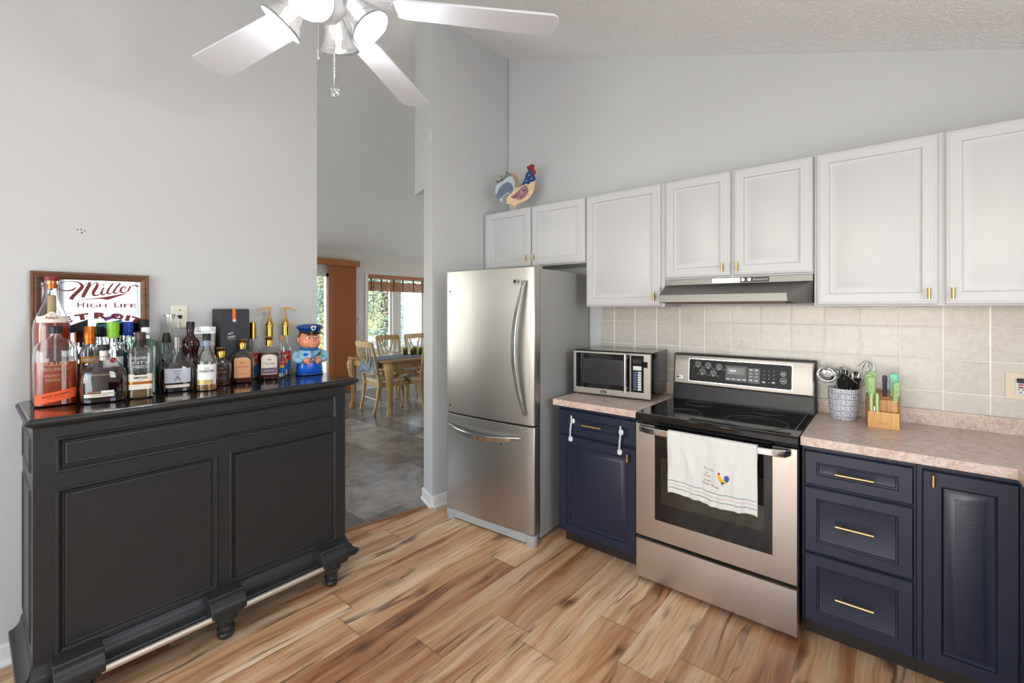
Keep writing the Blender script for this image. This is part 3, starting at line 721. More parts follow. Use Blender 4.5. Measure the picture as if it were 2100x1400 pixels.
# backguard, leaning slightly
bgm = MB().rings([[(.002-c, -.125, .9), (.764-c, -.125, .9), (.764-c, -.03, .9), (.002-c, -.03, .9)], [(.002-c, -.100, 1.195), (.764-c, -.100, 1.195), (.764-c, -.03, 1.195), (.002-c, -.03, 1.195)]])
bgd = obj('backguard', bgm, M_blkm, t, bev=.004)
def bgy(z): return -.125+.025*(z-.9)/.295
def tilt(m):  # flat detail in x,z placed on the leaning face; y offset kept
    return m.map(lambda x, y, z: (x, bgy(z)+y, z))
obj('backguard_glass', tilt(B(.008-c, .758-c, -.003, .0, .925, 1.0)), pm('soft_black_enamel', (14, 14, 15), .3, spec=.3), bgd)
fp = obj('control_fascia', tilt(MB().panel(.006-c, .760-c, 1.006, 1.192, [(0, -.004), (.006, -.010), (.010, -.0105)], 0)), M_steelh, bgd, smooth=40)
cp = obj('control_panel', tilt(MB().prism([(.104-c+.008, 1.032), (.657-c-.008, 1.032), (.657-c, 1.040), (.657-c, 1.158), (.657-c-.008, 1.166), (.104-c+.008, 1.166), (.104-c, 1.158), (.104-c, 1.040)], -.0125, -.0105)), pm('control_black', (20, 20, 21), .4, spec=.25), fp)
obj('panel_border', tilt(MB().rings([[(x, y, z) for x, z in ((.100-c+i, 1.028+i), (.661-c-i, 1.028+i), (.661-c-i, 1.170-i), (.100-c+i, 1.170-i))] for i, y in ((0, -.0105), (0, -.0118), (.005, -.0118), (.005, -.0105))], closed=True)), M_chrome, fp)
pr = M_grout
for x, z in ((.157, 1.136), (.217, 1.132), (.279, 1.128), (.184, 1.092), (.248, 1.088)):
    k = obj('knob', tilt(MB().tube([(x-c, -.0125, z), (x-c, -.020, z)], .0155, 24)), pm('knob_black', (26, 26, 27), .25), cp, smooth=40)
    obj('knob_ring', tilt(MB().rings([[(x-c+q*math.cos(2*PI*i/32), y, z+q*math.sin(2*PI*i/32)) for i in range(32)] for q, y in ((.0178, -.0125), (.0178, -.0136), (.0164, -.0136), (.0164, -.0125))], closed=True)), M_grout, k)
    obj('pointer', tilt(B(x-c-.003, x-c+.003, -.0208, -.0128, z-.016, z-.011)), pr, k)
    obj('legend', tilt(B(x-c-.028, x-c-.022, -.0130, -.0125, z-.016, z-.013).join(B(x-c+.022, x-c+.028, -.0130, -.0125, z-.016, z-.013))), pr, k)
obj('display_bezel', tilt(B(.316-c, .432-c, -.0135, -.0125, 1.052, 1.142)), pm('bezel_grey', (44, 44, 48), .3), cp)
dsp = obj('display', tilt(B(.328-c, .420-c, -.0145, -.0135, 1.092, 1.130)), pm('display_black', (12, 12, 18), .15), cp)
obj('clock_digits', tilt(on_y(text_fit('10:24', .030, .012), .358-c, -.0148, 1.113)), emit('display_glow', (170, 200, 255), 2.2), dsp)
m = MB()
for k in range(4): m.join(tilt(B(.322+k*.029-c, .342+k*.029-c, -.0140, -.0134, 1.061, 1.067)))
obj('key_legends', m, pr, cp)
obj('key_panel', tilt(B(.437-c, .500-c, -.0132, -.0125, 1.050, 1.136)), pm('bezel_grey', (44, 44, 48), .3), cp)
m = MB()
for q, z in enumerate((1.125, 1.107, 1.089, 1.066)):
    for x in (.446, .474): m.join(tilt(B(x-c, x+.016-c, -.0138, -.0130, z-.003, z+(.004 if q in (0, 3) else .0))))
obj('key_legends', m, pr, cp)
m = MB(); dg = '123456789'
for k, ch in enumerate(dg+'0'):
    r_, q = divmod(k, 3)
    if k == 9: r_, q = 3, 1
    m.join(tilt(on_y(text_fit(ch, .0045 if ch != '1' else .002, .007), .521+q*.0245-c, -.0131, 1.126-r_*.0215)))
obj('keypad_digits', m, pr, cp)
obj('key_legends', tilt(B(.512-c, .527-c, -.0132, -.0125, 1.058, 1.066)).join(tilt(B(.560-c, .575-c, -.0132, -.0125, 1.060, 1.068))), pr, cp)
for x, z, r_ in ((.616, 1.116, .0135), (.617, 1.078, .0165)):
    obj('button_ring', tilt(MB().rings([[(x-c+q*math.cos(2*PI*i/32), y, z+q*math.sin(2*PI*i/32)) for i in range(32)] for q, y in ((r_, -.0125), (r_, -.0142), (r_-.002, -.0142), (r_-.002, -.0125))], closed=True)
        .join(B(x-c-r_*.55, x-c+r_*.55, -.0138, -.0125, z+.001, z+.004)).join(B(x-c-r_*.5, x-c+r_*.5, -.0138, -.0125, z-.005, z-.002))), pr, cp)
b_ = obj('badge', tilt(B(.026-c, .066-c, -.0128, -.0105, 1.040, 1.060)), M_chrome, fp)
mk = MB().lathe([(0, .0062), (.001, .0062)], n=18).map(lambda x, y, z: (x+.036-c, -.0128-z, y+1.050)); obj('badge_emblem', tilt(mk), M_ink, b_)
obj('badge_lettering', tilt(on_y(text_fit('LG', .015, .009, bold=.03), .053-c, -.0132, 1.050)), M_ink, b_)

# ------------------------------------------------------------------ tea towel over the range handle
tw = thing('tea_towel', 'white tea towel with an embroidered rooster hanging on the oven handle', 'towel', (.41, -.742, .842))
def towel_pt(u, v):
    """u across 0..1, v along 0 (front bottom) .. 1 (back bottom)"""
    Lf, Lb = .305, .235
    s_ = v*(Lf+Lb+.05)
    x = -.203+.406*u
    if s_ < Lf: k = (Lf-s_)/Lf; z = .013-(Lf-s_); y = -.016-.004*k
    elif s_ < Lf+.05:
        a = (s_-Lf)/.05*PI; z = .013+.010*math.sin(a); y = -.016*math.cos(a); k = 0
    else: k = (s_-Lf-.05)/Lb; z = .013-(s_-Lf-.05); y = .016+.010*k; x -= .014*k
    if s_ < Lf:
        w_ = .35+.65*k
        y -= w_*(.0055*math.sin(11*u+.8)+.0050*math.sin(23*u+2*k)+.0035*math.sin(38*u-4*k)+.0022*math.sin(61*u+9*k))
        y -= .006*math.exp(-((u-.12-.28*k)/.03)**2)*k**.5
        z += .006*math.sin(7*u+1)*k-.014*(u-.5)*k; x += .006*k*math.sin(3*u+.6)+.006*k
    return (x, y, z)
obj('cloth', MB().grid(towel_pt, 90, 110), M_cloth, tw, smooth=180, solid=.002)
def on_towel(m, sx=1):
    def fn(a, b, c_):
        u = (a+.203)/.406; v = (.305-(.013-b))/.59
        p = towel_pt(min(max(u, 0), 1), min(max(v, .0), .5)); return (p[0], p[1]-.0022, p[2])
    return m.map(fn)
for zz, mt in ((-.228, pm('navy_thread', (52, 66, 96), .8)), (-.246, pm('pink_thread', (206, 150, 146), .8)), (-.264, pm('navy_thread', (52, 66, 96), .8))):
    m = MB().grid(lambda u, v: (-.2+.4*u, zz+(v-.5)*.0022, 0), 60, 1); obj('stripe', on_towel(m), mt, tw)
def poly2(p, cx, cz, s_): 
    return MB().add([(cx+a*s_, cz+b*s_, 0) for a, b in p], [tuple(range(len(p)))])
yel = pm('yellow_thread', (226, 176, 44), .8); bl = pm('blue_thread', (62, 92, 150), .8); rd = pm('red_thread', (176, 56, 44), .8); gr = pm('dark_green_thread', (44, 70, 60), .8)
cx, cz = .052, -.160
obj('rooster_embroidery', on_towel(poly2([(-.6, 1.1), (-.35, 1.1), (-.15, .6), (.3, .1), (.9, -.2), (1.0, -.6), (.5, -.7), (0, -.5), (-.5, -.1), (-.75, .5)], cx, cz, .022)), yel, tw)
obj('rooster_embroidery', on_towel(poly2([(.6, -.1), (.45, .5), (.6, .95), (1., 1.1), (1.4, .9), (1.5, .4), (1.3, -.1), (1.0, -.35)], cx, cz, .022)), bl, tw)
obj('rooster_embroidery', on_towel(poly2([(-.75, 1.1), (-.6, 1.5), (-.35, 1.55), (-.25, 1.2), (-.4, 1.0), (-.6, .95)], cx, cz, .022)), rd, tw)
obj('rooster_embroidery', on_towel(poly2([(-.5, -.1), (0, -.2), (.5, -.5), (.35, -.75), (.1, -.75), (.2, -1.1), (.05, -1.1), (-.05, -.7)], cx, cz, .022)), gr, tw)
for s_, x, z, wd_, hh, mt in (('The', -.022, -.122, .017, .009, M_ink), ('Love', .002, -.124, .022, .012, rd), ('of', -.016, -.140, .009, .008, M_ink), ('Family', -.014, -.156, .030, .011, rd), ("is Life's", -.014, -.176, .028, .009, M_ink), ('Greatest', -.022, -.192, .032, .008, M_ink), ('Blessing', .020, -.196, .036, .011, rd)):
    obj('embroidered_lettering', on_towel(text_fit(s_, wd_, hh, shear=.3 if mt is rd else 0).map(lambda a, b, c_: (a+x, b+z-.1*(a), 0))), mt, tw)

# ------------------------------------------------------------------ microwave
t = thing('microwave', 'black and stainless countertop microwave on the short worktop', 'microwave', (-.561, -.416, .914), R(5.6))
mw, mh, md = .520, .288, .36
obj('body', B(0, mw, .022, md, .012, mh+.006), M_bglass, t, bev=.004)
for x in (.03, mw-.03):
    for y in (.05, md-.04): obj('foot', MB().lathe([(0, .012), (.013, .014)], (x, y, 0), 14), M_blkm, t)
fr = obj('front_frame', B(0, mw, 0, .024, .010, mh), M_steelh, t, bev=.003)
dg = obj('door_glass', B(.022, .388, -.004, 0, .050, mh-.012), M_bglass, fr, bev=.002)
obj('viewing_window', MB().panel(.065, .345, .078, .240, [(0, -.0044), (.004, -.005)], -.004), pm('window_mesh', (34, 34, 36), .25), dg, bev=.004)
h = obj('handle', MB().tube([(.374, -.042, .048), (.374, -.042, .284)], .0105, 14).tube([(.374, -.042, .070), (.374, 0, .070)], .008, 10).tube([(.374, -.042, .262), (.374, 0, .262)], .008, 10), M_chrome, fr, smooth=40); h['label'] = 'vertical chrome bar handle'
cp = obj('control_panel', B(.398, .476, -.004, 0, .050, mh-.012).join(B(.470, .500, -.004, 0, .205, .240)), M_bglass, fr)
obj('display', B(.412, .462, -.0045, -.004, .228, .252), pm('display_green_black', (18, 26, 20), .2), cp)
obj('button_pad', B(.412, .464, -.0048, -.004, .186, .212), M_grout, cp)
for k in range(8):
    z = .166-k*.0148
    obj('button', B(.413, .437, -.006, -.004, z, z+.0118), pm('blue_grey_button', (64, 84, 122), .4), cp, bev=.0008)
    obj('button', B(.441, .463, -.006, -.004, z, z+.0118), M_grout, cp, bev=.0008)
mk = MB().lathe([(0, 1), (.001, 1)], n=28).map(lambda x, y, z: (x*.023+.213, -z, y*.0095+.030)); e_ = obj('badge', mk, M_ink, fr)
obj('badge_lettering', on_y(text_fit('Oster', .030, .008, shear=.3), .213, -.0016, .030), M_grout, e_)
obj('side_vent_panel', B(mw, mw+.0015, .05, .27, .055, .25), pm('vent_grey', (60, 60, 62), .2), t, bev=.002)

# ------------------------------------------------------------------ utensil crock
PX, PY = .888, -.135
CT = .914
t = thing('utensil_crock', 'white ceramic utensil crock painted with blue flowers', 'crock', (PX, PY, CT))
sec = [(0, .052), (.004, .056), (.05, .062), (.11, .067), (.150, .068), (.156, .070), (.160, .068), (.158, .063), (.10, .060), (.02, .052), (.016, 0.001)]
obj('pot', MB().lathe(sec, n=48), talavera_mat(), t, smooth=50)
def tool(label, tip, root=None, cat='utensil', name='kitchen_utensil'):
    """returns empty at crock floor with helper axis"""
    r0 = root or (tip[0]*.25, tip[1]*.25, .022)
    t = thing(name, label, cat, (PX, PY, CT)); return t, Vector(r0), Vector(tip)
def shaft(t, a, b, r, mat, name='shaft'): return obj(name, MB().tube([tuple(a), tuple(a.lerp(b, .5)), tuple(b)], r, 8), mat, t, smooth=40)
def orient(m, p, d, roll=0.):
    q = d.normalized().to_track_quat('Z', 'Y').to_matrix().to_4x4()
    return m.xf(Matrix.Translation(p) @ q @ Matrix.Rotation(roll, 4, 'Z'))
def whisk(label, tip, L, w_, roll=0):
    t, a, b = tool(label, tip, cat='whisk', name='wire_whisk'); d = (b-a).normalized(); n_ = b-d*L
    shaft(t, a, n_, .0052, M_chrome, 'handle'); m = MB()
    for k in range(5):
        an = PI*k/5
        pts = []
        for i in range(-18, 19):
            q = math.cos(PI/2*i/18); sg = -1 if i < 0 else 1
            rad = w_*math.sin(q/.66*PI/2)**1.1 if q < .66 else w_*math.sqrt(max(0, 1-((q-.66)/.34)**2))
            pts.append((sg*rad*math.cos(an), sg*rad*math.sin(an), q*L))
        m.tube(pts, .0011, 5)
    obj('wires', orient(m, n_, d, roll), M_chrome, t, smooth=60)
whisk('small wire whisk standing left among the utensils in the crock', (-.032, .028, .250), .085, .026)
whisk('small wire whisk leaning behind the ladle in the crock', (-.012, .040, .262), .08, .020, .5)
whisk('large wire whisk leaning right in the utensil crock', (.098, .030, .300), .155, .036)
# ladle
t, a, b = tool('steel ladle with its bowl hanging over the left rim of the crock', (-.075, -.020, .205), root=(.020, .005, .024), cat='ladle', name='ladle')
shaft(t, a, Vector((-.045, -.014, .165)), .0042, M_chrome)
bw = MB(); pr_ = [(-.026+.026*(1-math.cos(i/8*PI/2)), .045*math.sin(i/8*PI/2)+.0005) for i in range(9)]
bw.lathe(pr_+[(z+.0015, max(r_-.0015, .0003)) for z, r_ in reversed(pr_)], n=28)
obj('bowl', orient(bw, Vector((-.072, -.022, .222)), Vector((.35, -.75, .55))), M_chrome, t, smooth=50)
# flat turners, slotted spoon, spatulas
def turner(label, tip, w_, h_, mat, smat=M_chrome, roll=0., name='turner', cat='turner', slots=False, d_=None):
    t, a, b = tool(label, tip, cat=cat, name=name); d = (b-a).normalized(); n_ = b-d*h_
    shaft(t, a, n_+d*.01, .0048, smat, 'handle')
    m = MB().loft([(0, w_*.42, .003, 3), (h_*.3, w_*.5, .003, 3), (h_, w_*.5, .002, 3)], 20)
    obj('blade', orient(m, n_, d_.normalized() if d_ else d, roll), mat, t, smooth=40, bev=.0008)
steel2 = pm('brushed_utensil_steel', (176, 168, 160), .25, metal=1)
turner('large steel turner with a curved head at the back of the crock', (.012, .020, .245), .085, .07, steel2, roll=.7, d_=Vector((.2, -.6, .5)))
turner('black nylon spatula tucked behind the steel turner', (-.004, .040, .245), .052, .07, M_blk, roll=.8)
turner('black rubber scraper leaning right over the crock rim', (.060, -.006, .215), .045, .075, M_blk, roll=1.0, name='scraper', cat='scraper')
turner('black nylon masher head facing forward in the crock', (-.002, -.030, .205), .065, .055, M_blkm, roll=.9, name='masher', cat='masher')
turner('steel spoon standing upright in the middle of the crock', (.030, .012, .230), .035, .06, M_chrome, roll=.6, name='spoon', cat='spoon')
t, a, b = tool('steel tongs with a dark grip at the right of the crock', (.050, .018, .235), cat='tongs', name='tongs')
for s_ in (-1, 1): obj('arm', MB().sweep([tuple(a+Vector((.006*s_, 0, 0))), tuple(b+Vector((.012*s_, 0, 0)))], .003, .013, up=(1, 0, 0)), M_chrome, t)
obj('hinge', MB().ball(tuple(b), .011, 10, 6), M_blk, t, smooth=60)

# ------------------------------------------------------------------ knife block and knives
KX, KY = 1.046, -.232
t = thing('knife_block', 'acacia wood knife block on the right worktop', 'knife block', (KX, KY, CT), R(4))
wd_ = .118; h0 = .107
obj('rear_block', MB().prism([(-.0, 0), (.085, 0), (.085, .170), (.0, .130)], -wd_/2+.004, wd_/2-.004, 'yz').map(lambda x, y, z: (x, y, z)), M_acacia, t, bev=.002)
obj('side_board', MB().prism([(-.004, .004), (.092, .004), (.092, .185), (-.004, .148)], wd_/2-.004, wd_/2+.003, 'yz'), M_acaciad, t, bev=.001)
obj('side_board', MB().prism([(-.004, .004), (.092, .004), (.092, .185), (-.004, .148)], -wd_/2-.003, -wd_/2+.004, 'yz'), M_acaciad, t, bev=.001)
f = obj('front_block', B(-wd_/2+.001, wd_/2-.001, -.030, -.002, 0, .078), grain_mat('bright_acacia', (222, 168, 104), (190, 134, 74), .4), t, bev=.002)
for k in range(4): obj('slot', B(-.010+k*.0185, -.006+k*.0185, -.024, -.006, .0775, .0792), M_toe, f)
obj('brand_lettering', on_y(text_fit('CUISINART', .036, .006, shear=.2), 0, -.0304, .026), pm('burnt_mark', (150, 100, 54), .6), f)
def knife(label, x, y, z, h_, w_, mat, rivets, d=(0, -.25, 1), kind='kitchen_knife', group=None):
    t = thing(kind, label, 'knife', (KX, KY, CT), R(4), group); d = Vector(d).normalized()
    m = MB().loft([(0, w_*.42, w_*.30, 3), (h_*.15, w_*.40, w_*.30, 3), (h_*.6, w_*.46, w_*.33, 3), (h_*.85, w_*.52, w_*.36, 3), (h_*.97, w_*.46, w_*.3, 2.6), (h_, w_*.25, w_*.18, 2.4)], 20)
    m.xf(Matrix.Rotation(R(90), 4, 'Z'))
    p = Vector((x, y, z)); hd = obj('handle', orient(m, p, d), mat, t, smooth=50)
    bl_ = MB().box(-.0012, .0012, -w_*.4, w_*.4, -.10, .004); obj('blade', orient(bl_, p, d), M_chrome, t)
    u = d
    for k in range(rivets):
        q = p+u*(h_*(.25+.27*k))+Vector((0, -w_*.33, 0)); obj('rivet', MB().ball(tuple(q), .0022, 8, 5), pm('rivet_grey', (120, 126, 110), .3, metal=.6), hd)
knife('largest pale green knife at the back left of the block', -.038, .050, .150, .112, .036, M_green, 0, (-.02, -.12, 1))
knife('pale green knife behind the riveted one at the left of the block', -.050, .030, .142, .108, .034, M_green, 0, (-.02, -.12, 1))
knife('pale green knife with two dark rivets at the left of the block', -.042, .010, .132, .108, .033, M_green, 2, (-.02, -.12, 1))
knife('slim dark purple sharpening steel handle in the middle of the block', .008, .030, .142, .105, .019, M_purple, 0, (0, -.10, 1))
knife('mint knife handle at the back right of the block', .044, .045, .142, .118, .036, M_mint, 0, (-.02, -.12, 1))
knife('pale green knife with three rivets at the right of the block', .046, .008, .122, .100, .028, M_green, 3, (.04, -.12, 1))
sc = thing('kitchen_scissors', 'pale green kitchen scissors slotted in the front left of the knife block', 'scissors', (KX, KY, CT), R(4))
for x in (-.044, -.022): obj('handle', MB().sweep([(x, -.016, .076), (x-.001, -.020, .11), (x-.001, -.019, .152), (x+(.002 if x < -.03 else -.002), -.014, .160)], .011, .016, up=(1, 0, 0)), pm('light_green_plastic', (176, 212, 146), .35), sc, bev=.003, smooth=50)
obj('blade', B(-.036, -.030, -.018, -.015, .02, .10), M_chrome, sc)
# outlet with plug
t = thing('wall_outlet', 'beige double-width outlet plate with a black plug on the tiles', 'outlet', (1.53, -.006, 1.132))
obj('plate', B(-.058, .058, -.006, 0, -.060, .060), M_beige, t, bev=.003)
g_ = obj('socket', B(-.028, .006, -.009, -.006, -.036, .036), pm('grey_white_socket', (212, 212, 214), .35), t, bev=.001)
obj('test_button', B(-.018, -.002, -.011, -.009, .004, .011), pm('red_button', (196, 84, 92), .4), g_); obj('reset_button', B(-.017, -.003, -.011, -.009, -.007, -.001), M_redink, g_)
obj('slots', B(-.0185, -.0165, -.0095, -.009, -.018, -.010).join(B(-.0045, -.0025, -.0095, -.009, -.018, -.011)).join(B(-.013, -.008, -.0095, -.009, -.030, -.025)), M_ink, g_)
pg = thing('power_plug', 'black plug pushed into the beige wall outlet', 'plug', (1.53, -.016, 1.132)); obj('plug_body', B(-.023, .014, -.018, .007, .017, .036), M_blk, pg, bev=.003)
obj('cord', MB().tube([(.0, -.016, .026), (.03, -.03, .02), (.06, -.03, -.05), (.12, -.02, -.14), (.2, -.03, -.205), (.3, -.04, -.213)], .003, 8), M_blk, pg, smooth=60)

# ------------------------------------------------------------------ painted wooden rooster
def trace(cx, cy): return ((cx-700)/12.725*.00382, (1335-cy)/12.725*.00382)
rt = thing('rooster_cutout', 'painted wooden rooster cutout standing on the cabinet above the refrigerator', 'ornament', (-1.205, -.255, 2.2515), R(34))
def cut(name, pts, mat, d0, d1, parent=rt, bev=.0008):
    return obj(name, MB().prism([trace(*p) for p in pts], d0, d1), mat, parent, bev=bev)
cream = pm('cream_paint', (226, 198, 158), .6, var=.12, vscale=40)
body = cut('body', [(700, 1335), (690, 1240), (640, 1190), (560, 1160), (480, 1150), (500, 1100), (490, 1010), (520, 960), (610, 890), (690, 800), (720, 720), (790, 740), (850, 690), (930, 640), (1080, 640), (1150, 580), (1250, 550), (1230, 700), (1200, 850), (1130, 980), (1040, 1060), (930, 1110), (820, 1150), (740, 1200), (715, 1260), (710, 1335)], cream, -.006, .006)
cut('wing', [(600, 980), (700, 920), (820, 800), (930, 690), (1020, 690), (1060, 760), (1060, 860), (1000, 960), (900, 1040), (790, 1050), (680, 1020)], pattern_mat('red_floral_paint', (150, 44, 60), (206, 190, 200), (60, 30, 60), 70), -.011, -.006)
nk = cut('neck', [(790, 745), (900, 650), (960, 540), (990, 420), (1050, 290), (1090, 250), (1200, 250), (1210, 400), (1250, 480), (1255, 550), (1180, 600), (1130, 590), (1090, 650), (1000, 650), (900, 680)], pm('blue_paint', (30, 66, 118), .55), -.009, .007)
hd = cut('head', [(1080, 270), (1030, 240), (1020, 190), (1045, 175), (1060, 200), (1090, 160), (1120, 165), (1150, 135), (1185, 145), (1225, 160), (1235, 200), (1215, 250), (1235, 300), (1270, 330), (1250, 390), (1215, 430), (1180, 380), (1150, 330), (1120, 290)], pm('deep_red_paint', (138, 32, 44), .55), -.012, .008)
cut('beak', [(1225, 215), (1260, 225), (1282, 262), (1240, 285), (1215, 260)], pm('ochre_paint', (226, 176, 90), .5), -.013, .006)
for sx, sy in ((1088, 420), (1150, 515), (1012, 570), (1050, 330)):
    st = [(sx+22*(1 if k % 2 == 0 else .42)*math.sin(PI*k/5), sy-22*(1 if k % 2 == 0 else .42)*math.cos(PI*k/5)) for k in range(10)]
    cut('star', st, pm('star_white', (206, 216, 228), .6), -.0098, -.0088, nk, 0)
tl = cut('tail', [(700, 760), (640, 880), (560, 880), (470, 910), (400, 980), (385, 1160), (350, 1060), (320, 1130), (300, 1020), (220, 1060), (235, 900), (200, 870), (170, 830), (215, 790), (190, 720), (240, 650), (300, 600), (400, 500), (520, 440), (620, 430), (700, 500), (720, 640)], pm('pale_blue_paint', (186, 200, 204), .6, var=.1, vscale=50), -.004, .004)
cut('tail_feather', [(240, 900), (300, 740), (400, 640), (520, 585), (620, 620), (665, 720), (660, 820), (610, 880), (520, 850), (420, 920), (350, 990), (300, 1010), (240, 1050), (225, 1000)], pattern_mat('blue_floral_paint', (40, 54, 86), (176, 186, 204), (90, 100, 140), 70), -.009, -.004)
cut('tail_feather', [(195, 545), (240, 530), (340, 520), (375, 490), (330, 450), (320, 400), (345, 385), (370, 430), (430, 420), (480, 380), (465, 330), (495, 280), (515, 330), (560, 350), (660, 345), (590, 400), (500, 460), (400, 540), (320, 580), (220, 575)], pattern_mat('dotted_black_paint', (34, 34, 38), (34, 34, 38), (214, 210, 200), 95), -.007, .003)
cut('tail_feather', [(590, 400), (660, 345), (740, 380), (785, 450), (800, 560), (785, 680), (740, 760), (710, 700), (720, 600), (700, 500), (650, 440)], pattern_mat('striped_paint', (222, 178, 120), (70, 96, 104), (60, 40, 40), 60), -.008, .003)
obj('foot', B(-.03, .03, -.02, .02, 0, .004), cream, rt)

# ------------------------------------------------------------------ black bar cabinet
t = thing('bar_cabinet', 'black wooden home bar cabinet with raised panels and turned feet', 'bar cabinet', (-1.30, -2.2575, 0), R(90))
xl, xr, yb = -.6105, .6105, .452
m = MB()
m.box(xl, xr, .030, yb, .115, 1.046)
fr = obj('carcass', m, M_bar, t)
def fbox(name, a, b, z0, z1): obj(name, B(a, b, 0, .031, z0, z1), M_bar, t, bev=.001)
fbox('stile', xl, -.553, .115, 1.046); fbox('stile', .561, xr, .115, 1.046); fbox('stile', -.023, .024, .187, .812)
fbox('rail', -.553, .561, 1.003, 1.046); fbox('rail', -.553, .561, .812, .868); fbox('rail', -.553, .561, .115, .187)
PN = [(0, .0), (.004, -.005), (.010, -.004), (.014, .004), (.020, .010), (.026, .010), (.028, .004), (.032, .002), (.034, .003)]
for a, b, z0, z1 in ((-.553, .561, .868, 1.003), (-.553, -.023, .187, .812), (.024, .561, .187, .812)):
    obj('panel', MB().panel(a, b, z0, z1, PN, .030), M_bar, t, smooth=25)
# end panels (left end is seen at a glancing angle)
for s_, x in ((-1, xl), (1, xr)):
    for z0, z1 in ((.24, .81), (.87, 1.0)):
        e_ = MB().panel(.07, yb-.06, z0, z1, [(0, -.001), (.006, -.006), (.012, -.001), (.03, -.001)], 0)
        e_.map(lambda a, y, z: (x+s_*(-y), a, z)); obj('end_panel', e_, M_bar, t)
# top
tl, tr_, tf = -.6325, .6725, -.042
def ring_t(o_, z): return [(tl+o_, tf+o_, z), (tr_-o_, tf+o_, z), (tr_-o_, yb, z), (tl+o_, yb, z)]
obj('top_moulding', MB().rings([ring_t(.032, 1.044), ring_t(.022, 1.048), ring_t(.014, 1.056), ring_t(.010, 1.058), ring_t(.003, 1.064), ring_t(0, 1.070), ring_t(.003, 1.077), ring_t(.010, 1.081)]), M_bar, t, smooth=35)
obj('top', MB().rings([ring_t(.010, 1.081), ring_t(.012, 1.0845), ring_t(.016, 1.085)]), M_bartop, t)
# plinth moulding: cove running down to a projecting ledge
prof = [(.0, .190), (-.008, .186), (-.012, .176), (-.018, .160), (-.032, .146), (-.052, .138), (-.070, .136), (-.074, .130), (-.074, .118), (-.066, .112), (-.060, .100), (.0, .098)]
m = MB().rings([[(x+ (q[0] if x < 0 else -q[0])*.55, q[0], q[1]) for q in prof] for x in (xl, xr)])
obj('plinth_moulding', m, M_bar, t, smooth=35)
for s_, x in ((-1, xl), (1, xr)):
    obj('plinth_return', MB().rings([[(x-s_*q[0]*.55, y, q[1]) for q in prof] for y in (0, yb)]), M_bar, t, smooth=35)

fz = [(0, .026), (.006, .031), (.016, .034), (.024, .031), (.029, .024), (.033, .026), (.038, .035), (.045, .036), (.050, .030), (.054, .027), (.072, .038), (.086, .047), (.094, .050), (.098, .046), (.103, .052), (.110, .055), (.122, .052)]
cprof = [(-.0, .200), (-.070, .196), (-.076, .189), (-.084, .188), (-.098, .178), (-.112, .158), (-.118, .138), (-.112, .118), (-.10, .106), (0, .106)]
for x in (-.497, -.012, .493):
    cb = obj('corbel', MB().prism(cprof, x-.069, x+.069, 'yz'), M_bar, t, bev=.002, smooth=35)
    obj('foot', MB().lathe(fz, (x, -.062, 0), 28), M_bar, cb, smooth=50)
for x in (-.53, .52): obj('foot', MB().lathe(fz, (x, yb-.07, 0), 24), M_bar, t, smooth=50)
for a, b in ((-.43, -.08), (.056, .425)):
    rl = obj('foot_rail', MB().tube([(a-.01, -.100, .124), (b+.01, -.100, .124)], .0135, 18), M_nickel, t, smooth=50); rl['label'] = 'round brushed nickel foot rail'
obj('foot_rail', MB().tube([(xl+.0, -.100, .124), (-.56, -.100, .124)], .0135, 18), M_nickel, t, smooth=50)
obj('apron', MB().prism([(-.40, .10), (-.40, .07), (-.30, .045), (-.1, .06), (.1, .06), (.30, .045), (.42, .07), (.42, .10)], yb-.05, yb-.03, 'xz'), M_bar, t)

